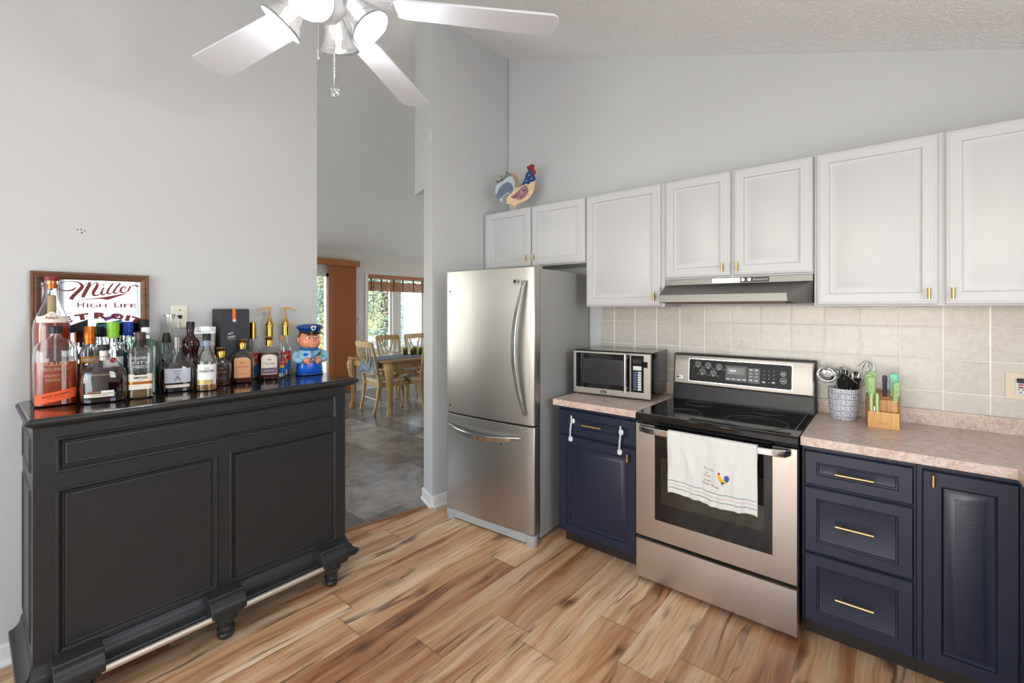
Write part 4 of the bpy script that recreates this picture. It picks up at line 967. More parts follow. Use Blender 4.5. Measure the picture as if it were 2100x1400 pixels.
# ------------------------------------------------------------------ bottles
ZT = 1.0852
class Bt:
    """a bottle; sections (z, half width, half depth, exponent); local +x faces the room"""
    def __init__(s, name, label, x, y, rz, secs, glass=M_glass, liquid=None, fill=0, wall=.003, smooth=60, cat='bottle', mat=None):
        s.t = thing(name, label, cat, (x, y, ZT), R(rz)); s.secs = secs
        full = [q if len(q) > 4 else tuple(q)+(0, 0) for q in secs]
        inn = [(q[0] if i else wall+.002, max(q[1]-wall, .002), max(q[2]-wall, .002), q[3], 0, 0) for i, q in enumerate(full)]
        outer = MB().loft(full, 36, False); n = 36; m = MB()
        rs = [outer.v[i*n:(i+1)*n] for i in range(len(full))]; io = MB().loft(inn, 36, False); ri = [io.v[i*n:(i+1)*n] for i in range(len(inn))]
        bot = [(p[0]*.02, p[1]*.02, p[2]) for p in rs[0]]; ib = [(p[0]*.02, p[1]*.02, p[2]) for p in ri[0]]
        m.rings([bot]+rs+list(reversed(ri))+[ib])
        s.g = obj('glass_body', m, glass, s.t, smooth=smooth)
        if liquid:
            z0 = wall+.0025; L = [(z0,)+tuple(s.at(z0, wall+.0006))]
            for q in full:
                if z0 < q[0] < fill: L.append((q[0],)+tuple(s.at(q[0], wall+.0006)))
            L.append((fill,)+tuple(s.at(fill, wall+.0006)))
            s.l = obj('liquid', MB().loft(L, 36), liquid, s.t, smooth=smooth)
    def at(s, z, ins=0):
        q = s.secs
        for a, b in zip(q[:-1], q[1:]):
            if a[0] <= z <= b[0]:
                u = (z-a[0])/(b[0]-a[0]+1e-9); return tuple([max(a[k]+(b[k]-a[k])*u-ins, .001) for k in (1, 2)]+[a[3]+(b[3]-a[3])*u])
        k = q[0] if z < q[0][0] else q[-1]; return (max(k[1]-ins, .001), max(k[2]-ins, .001), k[3])
    def srf(s, y, z, e=.0006):
        w_, d, n = s.at(z); u = min(abs(y)/w_, .995); return d*(1-u**n)**(1/n)+e
    def label(s, y0, y1, z0, z1, mat, e=.0005, top=None, name='label', nu=28, nv=8, skew=0):
        def fn(u, v):
            y = y0+(y1-y0)*u; zt = z1+(top(u) if top else 0); zz = z0+(zt-z0)*v+skew*(u-.5); return (s.srf(y, zz, e), y, zz)
        return obj(name, MB().grid(fn, nu, nv), mat, s.t, smooth=180)
    def text(s, st, y, z, wd_, h_, mat, e=.0011, par=None, **k):
        sl = k.pop('slant', 0); m = text_fit(st, wd_, h_, **k)
        m.map(lambda a, b, c_: (s.srf(y+a, z+b+sl*a, e), y+a, z+b+sl*a)); return obj('lettering', m, mat, par or s.t)
    def cap(s, prof, mat, label=None, n=28, name='cap'):
        c = obj(name, MB().lathe(prof, n=n), mat, s.t, smooth=40)
        if label: c['label'] = label
        return c
BG = 'spirit bottles on the bar cabinet'
def cyl(r, h, zs, neck=.0135, top=None, n=2., lip=.0145):
    """round bottle: body to zs, shoulder, neck to h"""
    return [(0, r*.9, r*.9, n), (.004, r, r, n), (zs, r, r, n), (zs+r*.35, r*.86, r*.86, n), (zs+r*.75, r*.52, r*.52, n), (zs+r*1.1, neck*1.25, neck*1.25, 2), (zs+r*1.4, neck, neck, 2), (h-.012, neck, neck, 2), (h-.010, lip, lip, 2), (h, lip, lip, 2)]
M_capcop = pm('copper_foil', (206, 112, 44), .3, metal=.8); M_lime = pm('lime_cap', (136, 196, 50), .35); M_bluecap = pm('blue_cap', (26, 62, 160), .3)
M_silver = pm('silver_cap', (200, 200, 202), .22, metal=1); M_orl = pm('orange_label', (236, 92, 44), .5); M_orfoil = pm('copper_band', (196, 112, 50), .3, metal=.9)
# very large brandy bottle
b = Bt('brandy_bottle', 'tallest bottle, a huge brandy bottle with red cap and cream shoulder label', -1.678, -2.787, -5,
       [(0, .050, .050, 2), (.006, .056, .056, 2), (.30, .0585, .0555, 2), (.335, .056, .054, 2), (.365, .047, .047, 2), (.40, .034, .034, 2), (.44, .0215, .0215, 2), (.47, .019, .019, 2), (.497, .020, .020, 2), (.499, .0235, .0235, 2), (.512, .0235, .0235, 2)], liquid=M_red, fill=.334)
b.cap([(.513, .010), (.5135, .0235), (.522, .0245), (.530, .023), (.532, .018)], pm('dark_red_cap', (134, 34, 38), .35)); b.cap([(.480, .0155), (.5125, .0155), (.513, .010)], M_orfoil, name='cork_collar')
b.cap([(.345, .0135), (.35, .014), (.45, .014), (.452, .010)], pm('ribbed_paper_strip', (206, 178, 130), .7), name='inner_tube')
lb = b.label(-.046, .046, .335, .362, M_paper, top=lambda u: .020*math.exp(-((u-.5)/.2)**2)); b.text('Asbach', 0, .357, .040, .012, M_redink, bold=.02); b.text('URALT', 0, .370, .014, .004, M_ink)
# bulleit
b = Bt('bourbon_bottle', 'front left oval bourbon bottle with orange slanted label', -1.560, -2.786, -4,
       [(0, .060, .040, 2.6), (.006, .066, .045, 2.6), (.21, .067, .046, 2.6), (.235, .064, .044, 2.5), (.255, .052, .038, 2.3), (.268, .036, .028, 2.1), (.276, .020, .019, 2), (.284, .0165, .0165, 2), (.300, .0165, .0165, 2)], liquid=M_amber, fill=.178)
b.cap([(.292, .019), (.2925, .021), (.320, .0215), (.323, .019)], M_blk)
b.label(-.060, .060, .020, .060, M_orl, skew=.022); b.text('BULLEIT BOURBON', 0, .046, .078, .0062, M_ink, bold=.02, slant=.18); b.text('FRONTIER WHISKEY', 0, .036, .05, .003, M_redink, slant=.18)
emb = pm('embossed_glass', (255, 226, 196), .15, trans=.6)
b.text('BULLEIT', 0, .172, .078, .015, emb, bold=.01); b.text('BOURBON', 0, .150, .072, .012, emb); b.text('FRONTIER', 0, .124, .060, .010, emb); b.text('WHISKEY', 0, .106, .064, .011, emb)
# round shouldered bottles (two)
def flask(label, x, y, rz, s_, cap):
    Z = [(0, .058, .034, 2.4), (.005, .067, .039, 2.4), (.02, .070, .041, 2.4), (.090, .071, .041, 2.4), (.115, .067, .040, 2.3), (.138, .056, .036, 2.2), (.156, .040, .029, 2.1), (.168, .024, .021, 2), (.176, .0155, .0155, 2), (.184, .0135, .0135, 2), (.205, .0135, .0135, 2)]
    return Bt('bourbon_bottle', label, x, y, rz, [(z*s_, a*s_, d*s_, n) for z, a, d, n in Z], liquid=M_brown, fill=.135*s_)
b = flask('round-shouldered dark bourbon bottle with low cream label, second from left in front', -1.497, -2.646, -8, 1.08, 0)
b.cap([(.218, .018), (.219, .020), (.2395, .020), (.241, .017)], M_blkm); b.cap([(.175, .0155), (.215, .0155)], M_nickel, name='cork')
b.label(-.062, .032, .026, .040, M_paper); b.label(-.050, -.012, .043, .050, pm('tan_label', (150, 104, 70), .6)); b.label(-.010, .032, .042, .052, M_wpaper); b.text('WOODFORD RESERVE', -.012, .034, .055, .004, M_ink)
s0 = b.label(.040, .058, .040, .062, pm('dark_seal', (40, 34, 34), .4), name='seal'); b.text('W', .049, .051, .009, .009, M_silver)
b.text('WOODFORD RESERVE', 0, .118, .078, .007, emb)
b = flask('round-shouldered dark bourbon bottle with a large pale panel label under a grey stopper', -1.553, -2.372, -14, 1.0, 0)
b.cap([(.205, .014), (.206, .0185), (.2585, .0185), (.260, .015)], pm('grey_wood_stopper', (146, 138, 130), .3, metal=.5)); 
b.label(-.050, .050, .045, .112, pm('pale_engraved_panel', (196, 196, 204), .25), nv=16); b.label(-.046, .046, .022, .036, M_paper); b.text('WOODFORD', 0, .100, .034, .006, M_ink); b.text('RESERVE', 0, .088, .022, .005, M_ink)
b.text('A', 0, .066, .030, .026, pm('grey_ink', (110, 104, 112), .5))
# Smirnoff
b = Bt('vodka_bottle', 'clear bottle with orange foil cap and orange label, behind the front bottles', -1.605, -2.678, -7, cyl(.032, .275, .205, .014), liquid=M_clearl, fill=.15)
b.cap([(.240, .0165), (.241, .0175), (.262, .0175), (.263, .0185), (.314, .0185), (.317, .016)], M_capcop); b.label(-.029, .029, .160, .188, pm('smirnoff_orange', (216, 140, 40), .5)); b.text('SMIRNOFF', 0, .174, .050, .013, M_wpaper, bold=.02)
b = Bt('spirit_bottle', 'clear bottle with wide black cap standing behind the orange-capped bottle', -1.692, -2.636, -8, cyl(.026, .285, .215, .014), liquid=M_gold, fill=.2)
b.cap([(.268, .0205), (.270, .0215), (.310, .0215), (.313, .018)], M_blk)
b = Bt('rum_bottle', 'clear rum bottle with lime green cap and white label', -1.612, -2.598, -9, cyl(.039, .300, .19, .0155), liquid=M_clearl, fill=.12)
b.cap([(.262, .0185), (.264, .0205), (.292, .0205), (.293, .022), (.330, .022), (.333, .019)], M_lime); b.label(-.034, .034, .125, .180, M_wpaper); b.text('BACARDÍ', 0, .138, .056, .012, M_ink, bold=.03)
dk = MB().add([(0, 0, 0)]+[(math.cos(2*PI*k/20)*.012, math.sin(2*PI*k/20)*.012, 0) for k in range(20)], [(0, k+1, (k+1) % 20+1) for k in range(20)]); dk.map(lambda a, c_, z: (b.srf(a, .166+c_, .0012), a, .166+c_)); obj('emblem', dk, pm('red_print', (180, 50, 54), .5), b.t)
b = Bt('spirit_bottle', 'bottle with bright blue cap beside the lime-capped one', -1.690, -2.531, -10, cyl(.026, .300, .215, .014), liquid=M_clearl, fill=.2)
b.cap([(.268, .0185), (.270, .0195), (.330, .0195), (.333, .017)], M_bluecap); b.label(-.024, .024, .12, .19, pm('dark_teal_label', (24, 66, 80), .5)); b.text('D', 0, .17, .010, .012, M_wpaper)
b = Bt('gin_bottle', 'green-tinted square bottle with white cap, behind the slim clear bottle', -1.620, -2.480, -11, [(0, .045, .036, 5), (.005, .048, .038, 5), (.215, .050, .038, 5), (.240, .044, .034, 4), (.258, .026, .024, 2.5), (.268, .016, .016, 2), (.290, .014, .014, 2)], glass=M_greeng, liquid=M_clearl, fill=.06)
b.cap([(.278, .0155), (.280, .0175), (.304, .0175), (.307, .015)], M_plastic); b.label(-.014, .014, .255, .272, M_wpaper)
b = Bt('spirit_bottle', 'bottle with black and copper capsule rising behind the slim clear bottle', -1.688, -2.474, -11, cyl(.024, .305, .235, .014), liquid=M_clearl, fill=.2)
b.cap([(.285, .0185), (.290, .020), (.340, .020), (.343, .017)], M_blkm); b.cap([(.2795, .0195), (.2845, .0195)], M_orfoil, name='copper_ring')
# Amburana: slim square clear bottle
b = Bt('whiskey_bottle', 'slim clear bottle with cream label and copper stripe, almost empty', -1.492, -2.524, -11, [(0, .040, .034, 5), (.006, .043, .037, 5), (.198, .044, .037, 5), (.212, .041, .035, 4), (.222, .028, .026, 2.6), (.230, .017, .017, 2), (.262, .0155, .0155, 2)], liquid=M_gold, fill=.036)
b.cap([(.232, .0185), (.233, .0195), (.258, .0195)], M_blkm); b.cap([(.2585, .0185), (.2745, .019), (.288, .0195), (.290, .016)], pm('brown_cap', (72, 50, 44), .35))
b.label(-.041, .041, .040, .108, M_paper, nv=16); b.label(-.0412, .0412, .063, .075, M_orfoil, e=.0009); b.label(-.022, .022, .104, .110, M_ink, e=.001); b.text('AMBURANA', 0, .092, .050, .010, M_ink, bold=.02); b.text('FINISHED', 0, .082, .03, .003, M_ink)
for k, (s_, z) in enumerate((('TRAVERSE', .178), ('CITY', .158), ('WHISKEY CO', .140))): b.text(s_, 0, z, .058, .012, pm('silver_print', (206, 208, 208), .3), bold=.01)
# decanter with tube
b = Bt('glass_decanter', 'tall empty clear decanter with silver collar, near the wall plate', -1.690, -2.371, -13, [(0, .042, .042, 3), (.006, .046, .044, 3), (.245, .047, .045, 3), (.262, .042, .040, 2.6), (.272, .024, .024, 2), (.282, .018, .018, 2), (.352, .017, .017, 2)], cat='decanter')
b.cap([(.352, .0185), (.3525, .0215), (.366, .0215), (.368, .018)], M_silver); obj('drip_tube', MB().tube([(.01, .012, .35), (.014, .030, .352), (.012, .036, .34), (.012, .036, .295), (.014, .030, .288)], .0045, 10), M_glass, b.t, smooth=60)
b = Bt('spirit_bottle', 'squat bottle with slanted black pourer between the decanter and dark bourbon', -1.620, -2.400, -13, cyl(.020, .235, .17, .012), liquid=M_brown, fill=.15)
b.cap([(.232, .017), (.236, .018), (.262, .015), (.278, .011)], M_blkm)
# Chambord
b = Bt('liqueur_bottle', 'round black and red liqueur bottle with long dark neck', -1.628, -2.300, -15, [(0, .028, .028, 2), (.004, .034, .034, 2), (.14, .034, .034, 2), (.17, .030, .030, 2), (.185, .034, .034, 2), (.215, .041, .041, 2), (.235, .036, .036, 2), (.252, .022, .022, 2), (.265, .0155, .0155, 2), (.30, .0155, .0155, 2)], liquid=None, glass=pm('dark_red_glass', (52, 10, 18), .08, coat=.5))
b.cap([(.290, .0165), (.291, .0175), (.326, .0175), (.329, .015)], M_blk)
# clear box of patterned paper cups
t = thing('napkin_box', 'clear acrylic box of patterned paper napkins behind the bottles', 'napkin box', (-1.692, -2.230, ZT), R(-4))
m = MB().rings([[(a*q, b_*q, z) for a, b_ in ((-.040, -.052), (.040, -.052), (.040, .052), (-.040, .052))] for q, z in ((.02, 0), (1, 0), (1, .300), (.955, .300), (.955, .004), (.02, .004))])
obj('acrylic_case', m, M_glass, t)
nap = obj('napkin_stack', B(-.034, .034, -.046, .046, .005, .275), M_wpaper, t, bev=.002)
gz = pm('grey_zigzag_print', (150, 158, 168), .6)
for q, z in enumerate((.262, .246, .230, .200, .184)):
    m = MB()
    for k in range(8): m.add([(.0346, -.044+k*.011, z-.005), (.0346, -.044+k*.011+.011, z-.005), (.0346, -.044+k*.011+.0055, z+.004)], [(0, 1, 2)])
    obj('printed_row', m, gz, nap)
# Old Forester
b = Bt('bourbon_bottle', 'clear bottle with white label and golden remnant, foremost in the middle', -1.482, -2.272, -16, [(0, .038, .038, 2.2), (.004, .042, .042, 2.2), (.018, .044, .044, 2.2), (.135, .044, .044, 2.2), (.152, .041, .041, 2), (.172, .031, .031, 2), (.190, .020, .020, 2), (.205, .0155, .0155, 2), (.245, .0145, .0145, 2)], liquid=M_gold, fill=.034)
b.cap([(.240, .0165), (.241, .0175), (.270, .0175), (.273, .015)], M_blk); b.cap([(.214, .0165), (.240, .0165)], pm('blue_grey_neck_band', (136, 152, 176), .4), name='neck_band')
b.label(-.037, .037, .032, .128, M_wpaper, nv=16); b.label(-.0372, .026, .034, .054, pm('gold_label_band', (206, 176, 110), .4, metal=.4), e=.0009); b.text('OLD', 0, .110, .020, .008, M_ink); b.text('FORESTER', 0, .095, .058, .012, M_ink, bold=.02)
# crown bottles
def crown(name, label, x, y, rz, s_, liquid, lab, tx, tcol, lab2=None):
    Z = [(0, .040, .026, 2.3), (.006, .046, .030, 2.3), (.03, .049, .033, 2.3), (.09, .055, .036, 2.3), (.115, .057, .037, 2.3), (.135, .055, .036, 2.2), (.152, .046, .033, 2.1), (.165, .030, .024, 2), (.173, .018, .017, 2), (.180, .0145, .0145, 2), (.203, .0145, .0145, 2)]
    b = Bt(name, label, x, y, rz, [(z*s_, a*s_, d*s_, n) for z, a, d, n in Z], liquid=liquid, fill=.145*s_)
    zc = .203*s_
    b.cap([(zc-.022, .0165), (zc-.012, .0165), (zc-.011, .0185), (zc+.006, .0185), (zc+.012, .0165), (zc+.016, .0185), (zc+.026, .0225), (zc+.029, .020), (zc+.031, .012)], M_goldcap, 'gold crown-shaped cap')
    f = lambda k: (k-.5)*2
    b.label(-.038*s_, .038*s_, .030*s_, .118*s_, lab, top=lambda u: .020*s_*(math.sqrt(max(0, 1-f(u)**2))-0.), nv=16)
    b.text('Crown Royal', 0, .088*s_, .056*s_, .015*s_, tcol, shear=.35)
    k = MB()
    for q in range(5): k.add([(-.010+q*.004, 0, 0), (-.006+q*.004, 0, 0), (-.009+q*.0045, .008, 0)], [(0, 1, 2)])
    k.map(lambda a, c_, z: (b.srf(a, .107*s_+c_, .0012), a, .107*s_+c_)); obj('crown_emblem', k, tcol, b.t)
    if lab2: b.label(-.036*s_, .036*s_, .034*s_, .066*s_, lab2, e=.0009)
    b.text(tx, 0, .050*s_, .05*s_, .006*s_, M_wpaper if lab2 else tcol)
    # cut diamonds round the foot
    m = MB()
    for row in range(2):
        for q in range(-3, 4):
            y = (q+.5*(row % 2))*.0145*s_; z = (.012+row*.010)*s_
            if abs(y) > .045*s_: continue
            x_ = b.srf(y, z, .0); m.add([(x_+.0004, y-.007*s_, z), (x_+.0004, y, z-.0055*s_), (x_+.0004, y+.007*s_, z), (x_+.0004, y, z+.0055*s_), (x_+.003, y, z)], [(0, 1, 4), (1, 2, 4), (2, 3, 4), (3, 0, 4)])
    obj('cut_glass_foot', m, M_crownl, b.t)
    return b
crown('whisky_bottle', 'decanter-shaped whisky bottle with orange label and gold cap', -1.583, -2.078, -20, 1.0, M_crownl, pm('peach_label', (230, 168, 120), .5), 'SALTED CARAMEL', pm('rust_ink', (170, 70, 40), .5))
crown('whisky_bottle', 'decanter-shaped whisky bottle with cream label, nearest the figurine', -1.598, -1.936, -22, 1.03, M_crownl, M_paper, 'CANADIAN WHISKY', pm('purple_ink', (84, 54, 96), .5), pm('mauve_band', (120, 96, 120), .5))
crown('whisky_bottle', 'smallest decanter-shaped whisky bottle, with a black label', -1.573, -2.181, -18, .82, M_brown, pm('black_label', (48, 34, 36), .4), 'BLACK', pm('dull_gold_ink', (170, 130, 90), .5))
# JD gift box
t = thing('gift_box', 'tall charcoal gift box with an orange ribbon tab', 'gift box', (-1.690, -2.097, ZT), R(0))
bx = obj('box', B(-.062, .062, -.070, .070, 0, .393), pm('charcoal_card', (54, 56, 62), .6, bump=.1, bscale=400), t, bev=.0015)
rb = obj('ribbon', B(.0622, .0640, -.014, .002, .335, .3935).join(B(-.01, .064, -.014, .002, .393, .3945)), pm('orange_ribbon', (238, 116, 40), .6), t)
obj('medallion', MB().lathe([(0, .0095), (.002, .0095), (.003, .0075), (.003, .003)], n=24).map(lambda x, y, z: (.0638+z, y-.004, x+.330)), pm('pale_medal', (196, 190, 186), .3, metal=.6), t, smooth=30)
def ontx(m, x, y, z): return m.map(lambda a, b_, c_: (x, y+a, z+b_))
a1 = text_fit("JACK", .026, .011, bold=.03).map(lambda a, b_, c_: (a, b_+.25*a-3*a*a, 0)); a2 = text_fit("DANIEL'S", .036, .010, bold=.02).map(lambda a, b_, c_: (a, b_+.15*a, 0))
obj('lettering', ontx(a1, .0626, -.022, .262), M_wpaper, t); obj('lettering', ontx(a2, .0626, -.018, .245), M_wpaper, t); obj('lettering', ontx(text_fit('TENNESSEE WHISKEY', .04, .004), .0626, -.016, .232), M_grout, t)
# syrup bottles
def syrup(label, x, y, rz, r_, h_, pump, fl=None, sc_=1):
    b = Bt('syrup_bottle', label, x, y, rz, cyl(r_, h_, h_*.55, .013), liquid=M_clearl if not fl else fl, fill=h_*.40)
    l = b.label(-r_*.97, r_*.97, h_*.30, h_*.50, pm('red_fruit_label', (206, 48, 40), .5)); b.label(-r_*.98, r_*.98, h_*.12, h_*.30, pm('blue_label', (34, 104, 176), .5)); b.label(-r_*.7, r_*.5, h_*.26, h_*.33, pm('yellow_print', (232, 190, 70), .5), e=.001)
    b.text('Torani', 0, h_*.41, r_*1.5, h_*.045, M_wpaper, shear=.3, slant=.3)
    return b
b = syrup('syrup bottle with plain gold cap beside the gift box', -1.712, -1.978, -21, .032, .290, False); b.cap([(.225, .016), (.226, .0175), (.316, .0165), (.318, .013)], M_goldcap)
gp = pm('gold_plastic', (190, 148, 84), .4); 
def pumphead(b, dy):
    b.cap([(.235, .016), (.236, .0195), (.285, .0175), (.287, .0215), (.305, .021), (.318, .015), (.330, .010)], M_goldcap, name='neck_foil')
    hd = obj('pump', MB().tube([(0, 0, .325), (0, 0, .392)], .0055, 10).ball((0, 0, .336), .012, 12, 8).sweep([(0, -.012*dy, .394), (0, 0, .398), (0, .030*dy, .396), (0, .052*dy, .386), (0, .058*dy, .378)], [.014, .013, .010, .007, .006], [.016, .014, .010, .008, .007], up=(1, 0, 0)), gp, b.t, smooth=60); hd['label'] = 'gold plastic pump dispenser'
b = syrup('syrup bottle whose gold pump spout points left', -1.700, -1.893, -22, .037, .292, True); pumphead(b, -1)
b = syrup('syrup bottle whose gold pump spout points right', -1.712, -1.797, -24, .030, .290, True); pumphead(b, 1)
b = syrup('small syrup bottle with a wooden cork, in front of the pump bottles', -1.632, -1.853, -23, .0225, .215, False); b.cap([(.212, .009), (.213, .0155), (.236, .0145), (.240, .011)], pm('cork', (184, 132, 96), .7))

# ------------------------------------------------------------------ policeman jar
t = thing('policeman_jar', 'glazed ceramic policeman cookie jar at the right end of the bar', 'cookie jar', (-1.612, -1.700, ZT), R(-10))
obj('shoes', MB().loft([(0, .070, .050, 3), (.004, .076, .056, 3), (.014, .074, .054, 3), (.018, .068, .048, 3)], 32), M_navyc, t, smooth=50)
obj('trousers', MB().loft([(.014, .068, .050, 3), (.018, .071, .053, 3), (.05, .070, .052, 3), (.078, .068, .050, 2.8)], 36), M_blueg, t, smooth=60)
obj('shirt', MB().loft([(.074, .068, .050, 2.8), (.080, .073, .054, 2.6), (.105, .076, .056, 2.4), (.130, .072, .052, 2.2), (.147, .060, .046, 2.1), (.160, .042, .038, 2), (.166, .030, .030, 2)], 36), M_shirtg, t, smooth=60)
obj('collar', MB().loft([(.146, .054, .050, 2), (.150, .058, .054, 2), (.163, .048, .048, 2), (.170, .040, .042, 2)], 32), M_collar, t, smooth=60)
for s_ in (-1, 1):
    ar = obj('arm', MB().tube([(.005, s_*.066, .142), (.010, s_*.084, .118), (.018, s_*.088, .098), (.038, s_*.074, .088), (.052, s_*.048, .090)], [.018, .022, .023, .019, .0155], 14), M_shirtg, t, smooth=180, sub=1)
    hm = MB().ball((.060, s_*.033, .088), .0155, 14, 9, 1, 1.15, 1.1)
    for k in range(4): hm.tube([(.066, s_*(.030+.003), .098-k*.0078), (.0745, s_*.026, .097-k*.0078), (.072, s_*.016, .095-k*.0074)], [.005, .0048, .0035], 8)
    hm.tube([(.064, s_*.030, .102), (.073, s_*.020, .106), (.076, s_*.012, .104)], [.0048, .0045, .0035], 8)
    obj('hand', hm, M_skin, ar, smooth=180)
hd = obj('head', MB().loft([(.150, .020, .022, 2), (.156, .034, .034, 2, .006, 0), (.168, .048, .045, 2, .010, 0), (.184, .058, .052, 2.1, .010, 0), (.200, .060, .054, 2.1, .008, 0), (.220, .057, .052, 2.1, .004, 0), (.240, .053, .050, 2, 0, 0), (.262, .049, .047, 2, 0, 0), (.275, .03, .03, 2, 0, 0)], 36), M_skin, t, smooth=180)
obj('hair', MB().loft([(.196, .056, .020, 2.2, -.030, 0), (.214, .0595, .032, 2.2, -.022, 0), (.236, .057, .045, 2.2, -.010, 0), (.262, .054, .048, 2.1, -.004, 0)], 32), M_hairb, hd, smooth=180)
wh = pm('glazed_white', (240, 238, 230), .15); br = pm('glazed_brown_iris', (110, 66, 40), .2)
for s_ in (-1, 1):
    obj('ear', MB().ball((-.006, s_*.060, .208), .0135, 12, 8, .7, .6, 1.3), M_skin, hd, smooth=180)
    e_ = obj('eye', MB().ball((.0505, s_*.020, .222), .0098, 14, 9, .55, 1, 1), wh, hd, smooth=180)
    obj('iris', MB().ball((.0550, s_*.019, .2215), .0055, 12, 8, .45, 1, 1), br, e_, smooth=180); obj('pupil', MB().ball((.0572, s_*.0185, .2212), .0028, 10, 6, .4, 1, 1), M_ink, e_, smooth=180)
    obj('brow', MB().tube([(.051, s_*.010, .2345), (.052, s_*.020, .2375), (.047, s_*.030, .2345)], [.0015, .002, .0012], 8), M_hairb, hd, smooth=180)
obj('nose', MB().ball((.062, 0, .207), .0085, 14, 9, .9, 1, 1).tube([(.052, 0, .222), (.060, 0, .210)], [.004, .006], 10).ball((.0585, .008, .2035), .005, 10, 7).ball((.0585, -.008, .2035), .005, 10, 7), M_skin, hd, smooth=180)
mo = MB(); 
ps = [(.0575-.010*(k/6)**2*1.1, .0052*k, .1765+.012*(k/6)**2) for k in range(-6, 7)]; lo = [(.0560-.008*(k/6)**2*1.3, .0050*k, .1765-.012*(1-(k/6)**2)+.012*(k/6)**2) for k in range(-6, 7)]
for i in range(12): mo.add([ps[i], ps[i+1], lo[i+1], lo[i]], [(0, 1, 2, 3)])
mo.map(lambda x, y, z: (x+.0075, y, z)); obj('mouth', mo, pm('glazed_red', (170, 44, 40), .2), hd, solid=.003)
tp = MB(); th = [(p[0]+.0092, p[1]*.9, p[2]) for p in ps]; t2 = [(p[0]+.0092, p[1]*.86, p[2]-.0045) for p in ps]
for i in range(12): tp.add([th[i], th[i+1], t2[i+1], t2[i]], [(0, 1, 2, 3)])
obj('teeth', tp, wh, hd, solid=.002)
obj('lip', MB().tube([(p[0]+.0095, p[1]*1.04, p[2]+.001) for p in ps], .0022, 8).tube([(p[0]+.0085, p[1]*1.04, p[2]-.001) for p in lo], .0026, 8), M_skin, hd, smooth=180)
cp = obj('police_cap', MB().loft([(.252, .056, .053, 2), (.262, .059, .056, 2, .002, 0), (.272, .066, .064, 2, .004, 0), (.282, .074, .074, 2, .004, 0), (.290, .072, .073, 2, .003, 0), (.298, .058, .060, 2, .006, 0), (.303, .035, .036, 2, .008, 0), (.305, .01, .01, 2, .008, 0)], 40), M_navyc, t, smooth=180)
obj('cap_band', MB().loft([(.252, .0570, .0545, 2), (.258, .0588, .0560, 2, .001, 0)], 36), M_goldcap, cp, smooth=60)
pk = MB().grid(lambda u, v: ((.050+.026*v*math.sin(PI*u)**.6)*1.0, .054*math.cos(PI*u)*(1-.1*v), .252-.010*v*math.sin(PI*u)), 20, 4); obj('peak', pk, pm('glazed_black', (18, 22, 34), .12), cp, solid=.003, smooth=180)
bd = [(0, .014), (.006, .011), (.011, .012), (.010, .002), (.006, -.009), (0, -.013), (-.006, -.009), (-.010, .002), (-.011, .012), (-.006, .011)]
obj('badge', MB().prism(bd, 0, .004, 'xy').map(lambda a, b_, c_: (.0755+c_+.25*b_, a*1.35, .279+b_*1.15)), wh, cp, bev=.0008)
obj('badge_emblem', MB().prism([(a*.5, b_*.5) for a, b_ in bd], .004, .0048, 'xy').map(lambda a, b_, c_: (.0755+c_+.25*b_, a*1.35, .279+b_*1.15)), M_navyc, cp)
obj('strap', MB().tube([(.040, .058, .150), (.058, .040, .128), (.062, .010, .110), (.060, -.015, .102), (.058, -.028, .100)], .0024, 8), M_blk, t, smooth=180)
obj('necktie', MB().prism([(-.004, .146), (.004, .146), (.007, .140), (.003, .134), (.007, .104), (0, .098), (-.007, .104), (-.003, .134), (-.007, .140)], 0, .005, 'yz').map(lambda x, y, z: (x+.054+(.150-z)*.12, y, z)), M_navyc, t, bev=.001)
obj('whistle', MB().ball((.068, .0, .094), .007, 10, 7).tube([(.064, -.024, .090), (.070, .0, .092), (.066, .026, .090)], .0035, 8), M_silver, t, smooth=60)
obj('chest_badge', MB().loft([(0, .014, .009, 2.4), (.003, .013, .008, 2.4)], 18).map(lambda a, b_, c_: (.052+c_, b_-.036, a+.126)), M_blueg, t, smooth=40)
obj('pocket_pen', B(.050, .055, .036, .040, .112, .132).join(B(.049, .054, .044, .048, .114, .130)), M_blk, t, bev=.001)

# ------------------------------------------------------------------ beer mirror in walnut frame, wall plate
t = thing('framed_mirror', 'walnut-framed beer advertising mirror leaning on the wall behind the bottles', 'mirror', (-1.732, -2.645, ZT+.001), R(0)); t.rotation_euler = (0, R(-1.3), 0)
hw, hh = .202, .556
def frm(y0, y1, z0, z1, rg):
    return MB().rings([[(x, y0+i, z0+i), (x, y1-i, z0+i), (x, y1-i, z1-i), (x, y0+i, z1-i)] for i, x in rg], closed=True)
obj('frame', frm(-hw, hw, 0, hh, [(0, -.012), (0, .004), (.004, .010), (.010, .011), (.013, .007), (.018, .009), (.026, .006), (.032, .0), (.034, -.006), (.034, -.012)]), M_framew, t, smooth=25)
mr = obj('mirror_glass', B(-.010, -.004, -hw+.032, hw-.032, .032, hh-.032), pm('silvered_mirror', (150, 152, 156), .05, metal=1), t)
obj('backing', B(-.0135, -.011, -hw+.01, hw-.01, .01, hh-.01), M_framew, t)
def mtext(st, y, z, w_, h_, **k):
    fn = k.pop('fn', None); m = text_fit(st, w_, h_, **k)
    if fn: m.map(lambda a, b_, c_: (*fn(a, b_), 0))
    return m.map(lambda a, b_, c_: (-.0034, y+a, z+b_))
my = .025
